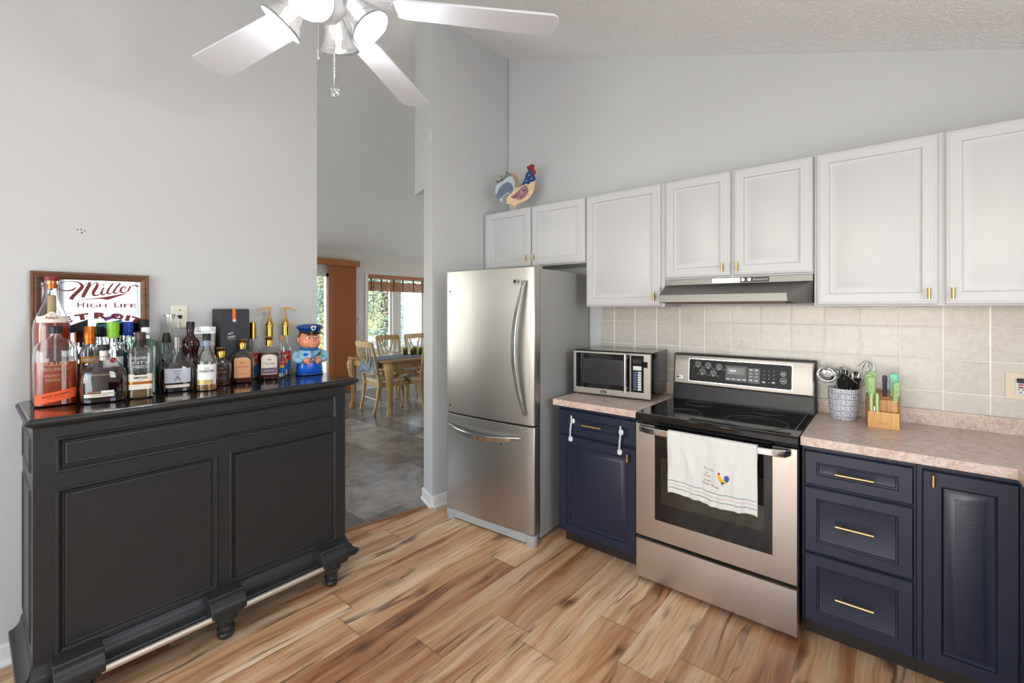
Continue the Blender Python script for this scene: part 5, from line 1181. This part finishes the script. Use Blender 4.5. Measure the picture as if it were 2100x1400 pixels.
def strokes(paths, mat=M_redink):
    """calligraphic strokes: list of (points, widths) in mirror coordinates"""
    m = MB()
    for pts, ws in paths:
        if len(pts) > 2:   # Catmull-Rom smoothing
            P2, W2 = [], []; e = [pts[0]]+list(pts)+[pts[-1]]; we = [ws[0]]+list(ws)+[ws[-1]]
            def cr(a, b, c, d, u): return .5*((2*b)+(c-a)*u+(2*a-5*b+4*c-d)*u*u+(3*b-a-3*c+d)*u**3)
            for i in range(1, len(e)-2):
                for j in range(6):
                    u = j/6; P2.append(tuple(cr(e[i-1][k], e[i][k], e[i+1][k], e[i+2][k], u) for k in (0, 1))); W2.append(cr(we[i-1], we[i], we[i+1], we[i+2], u))
            pts, ws = P2+[pts[-1]], W2+[ws[-1]]
        n = len(pts); L = []; Rr = []
        for i in range(n):
            a = Vector(pts[max(i-1, 0)]); b_ = Vector(pts[min(i+1, n-1)]); d = (b_-a).normalized(); q = Vector((-d.y, d.x))*ws[i]/2; p = Vector(pts[i]); L.append(p+q); Rr.append(p-q)
        m.add([(-.0034, p.x, p.y) for p in L]+[(-.0034, p.x, p.y) for p in Rr], [(i, i+1, n+i+1, n+i) for i in range(n-1)])
    return m
# script wordmark traced as strokes; crop pixels -> mirror plane
def tc_(px, py): return ((px-690)/4.517*.00223+.0245, .498-(py-250)/4.517*.00223*.985)
def st(pl, wl): return ([tc_(*p) for p in pl], [w_*.00049 for w_ in wl])
P_ = [st([(520, 268), (500, 290), (470, 300), (430, 298), (408, 275), (412, 245), (440, 222), (480, 214), (520, 216), (550, 232), (562, 255), (555, 275), (535, 305), (505, 345), (485, 380)], [10, 14, 12, 8, 6, 6, 6, 7, 10, 16, 24, 28, 28, 28, 30]),
      st([(560, 262), (590, 235), (615, 215)], [6, 7, 8]), st([(618, 218), (605, 255), (575, 330), (565, 362)], [14, 28, 28, 26]), st([(612, 262), (640, 230), (665, 214)], [5, 7, 10]),
      st([(668, 222), (660, 262), (640, 305), (640, 335), (665, 338), (690, 310)], [16, 26, 24, 20, 12, 5]),
      st([(712, 262), (698, 300), (696, 326), (715, 330), (735, 305)], [12, 16, 18, 10, 4]), st([(706, 240), (716, 234)], [12, 12]),
      st([(778, 222), (750, 270), (738, 305), (742, 322), (765, 315), (785, 290)], [14, 16, 17, 14, 8, 4]), st([(832, 216), (800, 265), (784, 300), (790, 316), (812, 308), (830, 285)], [14, 16, 17, 14, 8, 4]),
      st([(835, 288), (862, 276), (872, 256), (856, 250), (838, 268), (834, 296), (850, 308), (880, 296), (900, 272)], [5, 7, 9, 12, 16, 17, 13, 8, 4]),
      st([(905, 240), (900, 262), (888, 292)], [10, 14, 15]), st([(902, 262), (925, 238), (945, 230), (960, 242), (978, 236)], [5, 8, 11, 12, 4])]
obj('script_lettering', strokes(P_), M_redink, mr)
sw = [tc_(*p) for p in ((440, 404), (560, 380), (720, 352), (980, 286), (870, 322), (740, 382), (690, 372), (640, 374), (540, 390))]
obj('swoosh', MB().add([(-.0034, a, b_) for a, b_ in sw], [(0, 1, 8), (1, 2, 6, 7, 8), (2, 4, 5, 6), (2, 3, 4)]), M_redink, mr)
ya, za = tc_(740, 430); yc, _ = tc_(560, 430)
for s_, px, wpx, hpx in (('H', 552, 46, 46), ('IGH', 662, 140, 36), ('L', 806, 40, 46), ('IFE', 890, 120, 36)):
    yy, zz = tc_(px, 430+(46-hpx)/2); obj('lettering', mtext(s_, yy, zz, wpx*.00049, hpx*.00049, bold=.02), M_redink, mr)
    for qx in ([-.46, .46] if s_ == 'H' else [-.46] if s_ == 'L' else [-.47, -.27, .30, .47] if s_ == 'IGH' else [-.46, -.24, .22]):
        for sz in ((-1, 1) if s_ != 'L' else (-1, 1)):
            obj('serif', MB().add([(-.0034, yy+wpx*.00049*qx+e*.0026, zz+hpx*.00049*.47*sz+g_*.0009) for e, g_ in ((-1, -1), (1, -1), (1, 1), (-1, 1))], [(0, 1, 2, 3)]), M_redink, mr)
for ch, dx in zip('DETROIT', (-370, -245, -130, 0, 118, 196, 262)):
    an = math.asin(dx/690.); cy_, cz_ = tc_(690+dx, 530+690*(1-math.cos(an)))
    ltr = text_fit(ch, .048 if ch != 'I' else .016, .029, bold=.07)
    ltr.map(lambda a, b_, c_: (-.0034, cy_+a*math.cos(an)+b_*math.sin(an), cz_-a*math.sin(an)+b_*math.cos(an))); obj('arched_lettering', ltr, M_redink, mr)
for nm, pts, mt in (('painted_band', [(.0, .31), (.10, .345), (.10, .325), (.0, .285)], pm('teal_print', (28, 120, 150), .4)), ('painted_band', [(.03, .35), (.09, .37), (.09, .355), (.04, .335)], pm('violet_print', (120, 50, 130), .4)), ('painted_band', [(-.12, .30), (-.02, .345), (-.02, .300), (-.12, .270)], M_ink)):
    obj(nm, MB().add([(-.0034, a, b_) for a, b_ in pts], [(0, 1, 2, 3)]), mt, mr)
t = thing('phone_wall_plate', 'ivory phone-jack plate on the left wall above the bar', 'wall plate', (WX, -2.312, 1.437))
obj('plate', MB().panel(-.036, .036, -.059, .059, [(0, -.003), (.004, -.006)], 0).map(lambda x, y, z: (-y, x, z)), M_ivory, t)
obj('jack', B(.006, .009, -.009, .009, -.009, .009), M_ink, t); 
for z in (.035, -.035): obj('screw', MB().ball((.006, 0, z), .004, 8, 5, .5, 1, 1), pm('screw_brown', (90, 76, 62), .4), t)

# ------------------------------------------------------------------ ceiling fan with light kit
FXc, FYc, FZc = -.229, -2.33, 2.40
t = thing('ceiling_fan', 'white five-blade ceiling fan with glass lamp shades and pull chains', 'ceiling fan', (FXc, FYc, FZc))
M_fan = pm('white_fan_paint', (216, 217, 220), .4)
obj('motor', MB().lathe([(.02, .04), (.02, .105), (.04, .125), (.10, .125), (.13, .10), (.15, .04), (.16, .03)], n=36), M_fan, t, smooth=40)
obj('downrod', MB().tube([(0, 0, .15), (0, 0, kz(FXc)-FZc+.0)], .014, 12), M_fan, t, smooth=60)
obj('canopy', MB().lathe([(kz(FXc)-FZc-.07, .03), (kz(FXc)-FZc-.05, .06), (kz(FXc)-FZc+.03, .07)], n=28), M_fan, t, smooth=40)
def blade(an):
    m = MB(); r0, r1 = .20, .72; w0, w1 = .055, .068; n = 8
    pl = [(r0, -w0*.8), (r0-.01, -w0*.4), (r0-.01, w0*.4), (r0, w0*.8), (r0+.03, w0)]
    rc = .03
    pl += [(r1-rc-.012+rc*math.sin(PI/2*k/n), w1-rc+rc*math.cos(PI/2*k/n)) for k in range(n+1)]
    pl += [(r1-.004, .02), (r1, 0), (r1-.004, -.02)]
    pl += [(r1-rc-.012+rc*math.cos(PI/2*k/n), -w1+rc-rc*math.sin(PI/2*k/n)) for k in range(n+1)]
    pl += [(r0+.03, -w0)]
    m.prism(pl, -.0035, .0035, 'xy'); m.xf(Matrix.Rotation(R(an), 4, 'Z') @ Matrix.Rotation(R(7), 4, 'X')); return m
for an in (187.7, 119.2, 49.3, -22.5, -95):
    bl_ = obj('blade', blade(an), M_fan, t, bev=.0015)
    br_ = MB().sweep([(.10, 0, .03), (.15, 0, .012), (.24, 0, .006)], [.03, .03, .05], .006, up=(0, 1, 0)).xf(Matrix.Rotation(R(an), 4, 'Z')); obj('bracket', br_, M_fan, bl_)
obj('light_hub', MB().lathe([(.02, .05), (.0, .055), (-.03, .05), (-.05, .035), (-.06, .015)], n=28), M_fan, t, smooth=40)
sh_m = pm('frosted_swirl_glass', (255, 255, 255), .06, trans=.9); g = G(sh_m)
g.bump(g.noise(g.obj(), 34., 3, .6, 2.), .6, .004)
bulb_m = emit('lamp_bulb', (255, 250, 244), 4.)
for k, an in enumerate((44, 134, 224, 314)):
    a_ = R(an); d = Vector((math.cos(a_)*.62, math.sin(a_)*.62, -.78)).normalized(); p = Vector((math.cos(a_)*.062, math.sin(a_)*.062, .012))
    pr_ = [(0, .018), (.012, .024), (.03, .031), (.06, .037), (.085, .046), (.105, .060), (.112, .0645), (.113, .0625), (.104, .057), (.083, .043), (.058, .034), (.03, .028), (.010, .020)]
    obj('lamp_shade', orient(MB().lathe(pr_, n=36), p, d), sh_m, t, smooth=180)
    hld = obj('lamp_holder', orient(MB().lathe([(-.015, .012), (-.01, .022), (.006, .024), (.012, .018)], n=20), p, d), M_fan, t, smooth=40)
    obj('bulb', orient(MB().lathe([(.008, .008), (.025, .014), (.05, .017), (.075, .013), (.098, .005), (.112, .0012)], n=16), p, d), bulb_m, hld, smooth=180)
    lp = Vector((FXc, FYc, FZc))+p+d*.120
    light('fan_lamp', 'POINT', tuple(lp), 6.5, (.97, .97, 1), radius=.016)
def chain(pts, name, r=.0022):
    m = MB(); a = Vector(pts[0]); b_ = Vector(pts[1]); L = (b_-a).length; n = int(L/.0052)
    for i in range(n): m.ball(tuple(a.lerp(b_, i/n)), r, 6, 4)
    return obj(name, m, M_silver, t, smooth=180)
chain(((-.020, -.014, -.05), (-.021, -.014, -.175)), 'pull_chain')
c_ = chain(((.026, .012, -.05), (.024, .012, -.262)), 'pull_chain')
R_ = Vector((math.cos(R(39.76)), math.sin(R(39.76)), 0))
def inview(m, c): return m.map(lambda a, b_, q: tuple(Vector(c)+R_*a+Vector((0, 0, b_))+Vector((.64, -.77, 0))*q))
obj('crystal_ring', inview(MB().tube([(.0145*math.cos(2*PI*k/24), .0145*math.sin(2*PI*k/24), 0) for k in range(25)], .0012, 6), (.026, .012, -.277)), M_silver, c_, smooth=60)
obj('crystal', inview(MB().rings([[(q*math.cos(2*PI*k/8), q*math.sin(2*PI*k/8), z) for k in range(8)] for z, q in ((-.007, .002), (-.003, .0125), (.003, .0125), (.007, .005))]), (.026, .012, -.277)), tinted('crystal_glass', (236, 238, 246), 0., 1.6), c_)

# ------------------------------------------------------------------ dining furniture
def dchair(label, x, y, rz, arms=False):
    t = thing('dining_chair', label, 'chair', (x, y, .002), R(rz), 'oak dining chairs around the table')
    sw_, sd = .235, .22
    obj('seat', MB().loft([(.435, sw_-.01, sd-.01, 5), (.445, sw_, sd, 5), (.475, sw_, sd, 5), (.488, sw_-.02, sd-.02, 4)], 28).map(lambda a, b_, c_: (b_, a, c_)), fabric_mat('seat_fabric', (198, 184, 164), (222, 212, 194), 90) if 'seat_fabric' not in MATS else MATS['seat_fabric'], t, smooth=40)
    MATS.setdefault('seat_fabric', bpy.data.materials.get('seat_fabric'))
    obj('seat_rail', B(-sw_+.005, sw_-.005, -sd+.01, sd-.005, .375, .436), M_oak, t, bev=.004)
    for s_ in (-1, 1):
        lg = obj('leg', MB().sweep([(s_*.205, sd-.02, .43), (s_*.212, sd+.005, .33), (s_*.205, sd-.01, .18), (s_*.207, sd, .06), (s_*.212, sd+.02, .0)], [.048, .044, .030, .026, .036], [.048, .044, .030, .026, .036], up=(1, 0, 0)), M_oak, t, bev=.005, smooth=40)
        obj('leg', MB().sweep([(s_*.195, -sd-.060, 0), (s_*.200, -sd-.015, .2), (s_*.205, -sd+.01, .42), (s_*.212, -sd-.02, .60), (s_*.222, -sd-.075, .85), (s_*.226, -sd-.115, 1.0)], [.032, .036, .044, .038, .034, .032], [.034, .036, .040, .034, .030, .028], up=(1, 0, 0)), M_oak, t, bev=.004, smooth=40)
        if arms:
            obj('arm', MB().sweep([(s_*.215, -sd-.03, .605), (s_*.245, -.05, .61), (s_*.25, .12, .60), (s_*.245, .16, .575), (s_*.235, .09, .50), (s_*.225, .05, .44)], [.03, .034, .036, .034, .03, .028], [.030, .028, .028, .026, .024, .024], up=(1, 0, 0)), M_oak, t, bev=.005, smooth=50)
    pts = [(q*.226, -sd-.108-.018*(1-q*q), .975) for q in [i/6-1 for i in range(13)]]
    obj('crest_rail', MB().sweep(pts, .085, .024, up=(0, 0, 1)), M_oak, t, bev=.004, smooth=40)
    obj('lower_rail', MB().sweep([(q*.208, -sd-.035-.014*(1-q*q), .585) for q in [i/4-1 for i in range(9)]], .055, .022, up=(0, 0, 1)), M_oak, t, bev=.003)
    for q0, q1 in ((-.12, .07), (.12, -.07), (-.17, -.03), (.17, .03)):
        obj('lattice_bar', MB().sweep([(q1*1.1, -sd-.050, .60), ((q0+q1)/2+q0*.18, -sd-.085, .76), (q0, -sd-.120, .945)], .022, .013, up=(1, 0, 0)), M_oak, t, bev=.002)
    obj('stretcher', MB().tube([(-.195, -sd-.01, .20), (.195, -sd-.01, .20)], .008, 8), pm('pale_stretcher', (226, 214, 190), .4), t)
    return t
dchair('oak armchair with crossed back at the near head of the dining table', -4.613, .915, -8, True).scale = (1.12, 1, 1)
dchair('oak dining chair facing us across the table, left of the candles', -5.42, 1.74, -91)
dchair('oak dining chair facing us across the table, behind the candles', -5.42, 2.34, -90)
dchair('oak dining chair on the near side of the table, half hidden by the wall', -4.34, 1.38, 90)
t = thing('dining_table', 'oak dining table with carved legs and diamond apron', 'table', (-4.70, 1.56, .002))
tw_, tl_ = .54, .92
obj('top', MB().rings([[(x*q, y*(q if abs(q-1) > 1 else q), z) for x, y in ((-tw_, -tl_+.06), (-tw_+.06, -tl_), (tw_-.06, -tl_), (tw_, -tl_+.06), (tw_, tl_-.06), (tw_-.06, tl_), (-tw_+.06, tl_), (-tw_, tl_-.06))] for z, q in ((.722, .97), (.728, .985), (.745, 1.), (.755, 1.), (.760, .99))]), grain_mat('table_top_oak', (176, 140, 98), (140, 106, 68), .18, 'Y'), t, smooth=30)
ap = obj('apron', MB().rings([[(x, y, z) for x, y in ((-tw_+.07, -tl_+.07), (tw_-.07, -tl_+.07), (tw_-.07, tl_-.07), (-tw_+.07, tl_-.07))] for z in (.635, .722)]), M_oak, t)
for k in range(22):
    y = -tl_+.14+k*.075
    obj('carved_diamond', MB().bar((tw_-.066, y, .715), (tw_-.066, y+.05, .645), .02, .006, up=(0, 1, .3)), M_oak, ap, bev=.002)
for sx in (-1, 1):
    for sy in (-1, 1):
        x, y = sx*(tw_-.075), sy*(tl_-.075); m = MB(); rs = []
        for z, r_, o_ in ((.722, .050, .0), (.68, .060, .012), (.60, .056, .014), (.45, .040, .0), (.25, .028, -.012), (.10, .027, -.006), (.03, .034, .012), (.0, .036, .016)):
            rs.append([(x+sx*o_+(r_+.0035*math.cos(12*a))*math.cos(a), y+sy*o_+(r_+.0035*math.cos(12*a))*math.sin(a), z) for a in [2*PI*k/48 for k in range(48)]])
        m.rings(rs); obj('leg', m, M_oak, t, smooth=60)
fb = fabric_mat('slate_blue_fabric', (92, 112, 128), (150, 168, 180), 40)
def run(u, v):
    s_ = v*2.22-1.11; x = -.10+.42*u
    L = tl_+.004
    if abs(s_) <= L: y, z = s_, .7640+.0015*math.sin(30*s_+6*u)
    else: k = abs(s_)-L; y = math.copysign(L+.012+.010*math.sin(14*u+2)*k*6, s_); z = .762-k
    return (x*(1+.0), y, z)
tr = obj('table_runner', MB().grid(run, 24, 90), fb, solid=.003, smooth=180, loc=(-4.70, 1.56, .003)); tag(tr, 'slate blue table runner draped along the dining table', 'table runner')
for i, (x, y, h_, g_) in enumerate(((-4.66, 1.30, .115, 0), (-4.60, 1.40, .10, 1), (-4.68, 1.50, .12, 0), (-4.56, 1.52, .115, 0))):
    t = thing('candle_jar', ('olive glass candle jar at the left of the cluster on the runner', 'olive glass candle jar lowest and nearest in the cluster', 'olive glass candle jar at the back of the cluster', 'olive glass candle jar at the right of the cluster')[i], 'candle holder', (x, y, .7675))
    obj('jar', MB().lathe([(0, .03), (.003, .036), (h_, .036), (h_, .033), (.008, .033), (.006, .001)], n=24), tinted('olive_glass', (196, 190, 96), .05), t, smooth=50)
    obj('wax', MB().lathe([(.009, .031), (h_*.7, .031)], n=20), pm('olive_wax', (150, 146, 70), .6), t, smooth=40)
for i, (x, y, h_) in enumerate(((-4.62, 1.335, .225), (-4.60, 1.455, .225))):
    t = thing('taper_candle', ('left slim pale taper candle on the dining table', 'right slim pale taper candle on the dining table')[i], 'candle', (x+.03, y+.01, .7675))
    obj('holder', MB().lathe([(0, .02), (.004, .022), (.01, .008), (.02, .012)], n=16), M_silver, t, smooth=50); obj('candle', MB().lathe([(.012, .0085), (h_, .007)], n=14), pm('pale_green_wax', (206, 214, 188), .5), t, smooth=50)
light('dining_fill_right', 'AREA', (-4.2, 5.0, 1.45), 74, (.94, .98, 1), rot=(R(-90), 0, 0), size=1.8, size_y=1.6)  # fill lamp added to brighten the dining room, outside the added right window
light('dining_fill_left', 'AREA', (-4.4, -3.4, 1.4), 62, (.94, .97, 1), rot=(R(90), 0, 0), size=1.8, size_y=1.8)  # second added dining fill lamp, outside the added left window, not a door

# ------------------------------------------------------------------ outside the dining windows
struct('ground', B(-60, FX-.2, -30, 40, -.7, -.6), pm('autumn_lawn', (150, 158, 110), .95, var=.35, vscale=.8))
struct('ground_drive', B(-30, -17, -30, 40, -.6, -.58), pm('pale_gravel', (206, 204, 198), .9, var=.1, vscale=3))
struct('deck', B(-8.9, FX-.15, -3, 1.5, -.15, -.05), grain_mat('grey_deck', (186, 180, 168), (150, 144, 132), .8, 'Y'))
t = thing('deck_railing', 'pale wooden deck railing outside the sliding door', 'railing', (-8.85, -.5, -.05)); M_rail = pm('pale_rail_wood', (222, 212, 196), .7)
obj('top_rail', B(-.04, .04, -2.4, 2.0, 1.02, 1.06), M_rail, t); obj('bottom_rail', B(-.02, .02, -2.4, 2.0, .12, .17), M_rail, t)
for k in range(37): obj('baluster', B(-.015, .015, -2.38+k*.12, -2.35+k*.12, .17, 1.02), M_rail, t)
def leafmat(name, cols):
    m, g = new(name, .6)
    oi = g.n.new('ShaderNodeNewGeometry'); r = g.ramp(g.white(oi.outputs['Position']) if 0 else oi.outputs['Random Per Island'], [(i/(len(cols)-1), lin(c)) for i, c in enumerate(cols)])
    g.l.new(r, g.b.inputs['Base Color']); g.b.inputs['Transmission Weight'].default_value = 0.
    tr_ = g.n.new('ShaderNodeBsdfTranslucent'); g.l.new(r, tr_.inputs[0]); mx = g.n.new('ShaderNodeMixShader'); mx.inputs[0].default_value = .45
    o_ = g.n['Material Output']; g.l.new(g.b.outputs[0], mx.inputs[1]); g.l.new(tr_.outputs[0], mx.inputs[2]); g.l.new(mx.outputs[0], o_.inputs[0])
    return m
L_y = leafmat('yellow_green_leaves', [(240, 232, 150), (206, 214, 130), (246, 240, 190), (232, 190, 150), (186, 200, 120)]); L_g = leafmat('blue_green_needles', [(110, 140, 128), (140, 166, 152), (176, 196, 178), (120, 150, 136)]); L_o = leafmat('mixed_leaves', [(150, 166, 110), (206, 208, 150), (236, 226, 190), (130, 146, 100)])
M_bark = pm('bark', (96, 80, 66), .9)
def tree(name, label, x, y, h_, r_, n, ls, mat, cone=False, z0=-.6, low=.25):
    rd_ = random.Random(int(x*100+y*7)); t = thing(name, label, 'tree', (x, y, z0))
    m = MB(); cl = [(rd_.gauss(0, .42)*r_, rd_.gauss(0, .42)*r_, h_*(low+(1-low)*rd_.random())) for k in range(46)]
    for k in range(n):
        c = cl[rd_.randrange(len(cl))]; q = Vector((rd_.gauss(0, 1), rd_.gauss(0, 1), rd_.gauss(0, 1))); q.normalize(); q *= r_*.30*rd_.random()**.4
        p = Vector(c)+q
        if cone: f = max(0, 1-p.z/h_); p.x *= f*1.5; p.y *= f*1.5
        a = Vector((rd_.gauss(0, 1), rd_.gauss(0, 1), rd_.gauss(0, 1))).normalized()*ls; b_ = Vector((rd_.gauss(0, 1), rd_.gauss(0, 1), rd_.gauss(0, 1))).normalized()*ls*.6
        m.add([p-a, p+b_, p+a, p-b_], [(0, 1, 2, 3)])
    obj('crown', m, mat, t)
    tm = MB().tube([(0, 0, 0), (.03, .02, h_*.4), (0, .05, h_*.85)], [r_*.07+.03, r_*.05+.02, .015], 8)
    for k in range(9):
        c = cl[k*3]; tm.tube([(0, 0, max(.2, c[2]-r_*.4)), tuple(Vector(c)*.6+Vector((0, 0, c[2]*.4-.1))), c], [.035, .02, .008], 6)
    obj('trunk', tm, M_bark, t, smooth=60)
tree('maple_tree', 'young yellow-green maple close outside the dining window', -9.6, 2.9, 3.6, 1.15, 9000, .026, L_y, low=.1)
tree('maple_tree', 'sparse yellowing tree seen through the sliding door', -11.5, 1.55, 4.4, 1.3, 7000, .032, L_o)
tree('maple_tree', 'low yellowing shrubby tree beyond the deck railing', -12.5, .6, 3.4, 1.3, 6000, .034, L_y)
tree('spruce_tree', 'tall blue-green spruce behind the maple', -21., 8.6, 9., 3.2, 16000, .075, L_g, True, low=.02)
tree('spruce_tree', 'second blue-green spruce further right', -20., 11.5, 8., 3.2, 16000, .075, L_g, True, low=.02)
tree('hedge_tree', 'dark bushy tree at the end of the garden', -30., 7., 9., 5., 14000, .13, L_o, low=.02)
tree('hedge_tree', 'bushy tree far behind the deck', -28., 4., 6., 4.5, 12000, .12, L_o, low=.02)
tree('hedge_tree', 'bushy tree at the far right of the garden', -32., 16., 9., 6., 12000, .14, L_g, low=.02)

# ------------------------------------------------------------------ repeats share a group
GROUPS = {'wall_cabinet': 'white wall cabinets along the stove wall', 'base_cabinet': 'navy base cabinets', 'worktop': 'pink-grey laminate worktops',
          'child_lock': 'child locks on the navy cabinet', 'candle_jar': 'candle jars on the dining table', 'taper_candle': 'slim candles on the dining table',
          'kitchen_knife': 'knives in the acacia block', 'wire_whisk': 'whisks in the utensil crock', 'turner': 'turners in the utensil crock',
          'maple_tree': 'yellowing trees in the garden', 'spruce_tree': 'spruces in the garden', 'hedge_tree': 'bushy trees at the end of the garden'}
for o in list(S.objects):
    if o.parent is None and 'label' in o:
        k = o.name.split('.')[0]
        if k in GROUPS: o['group'] = GROUPS[k]
        elif o.get('category') == 'bottle': o['group'] = 'bottles on the bar cabinet'
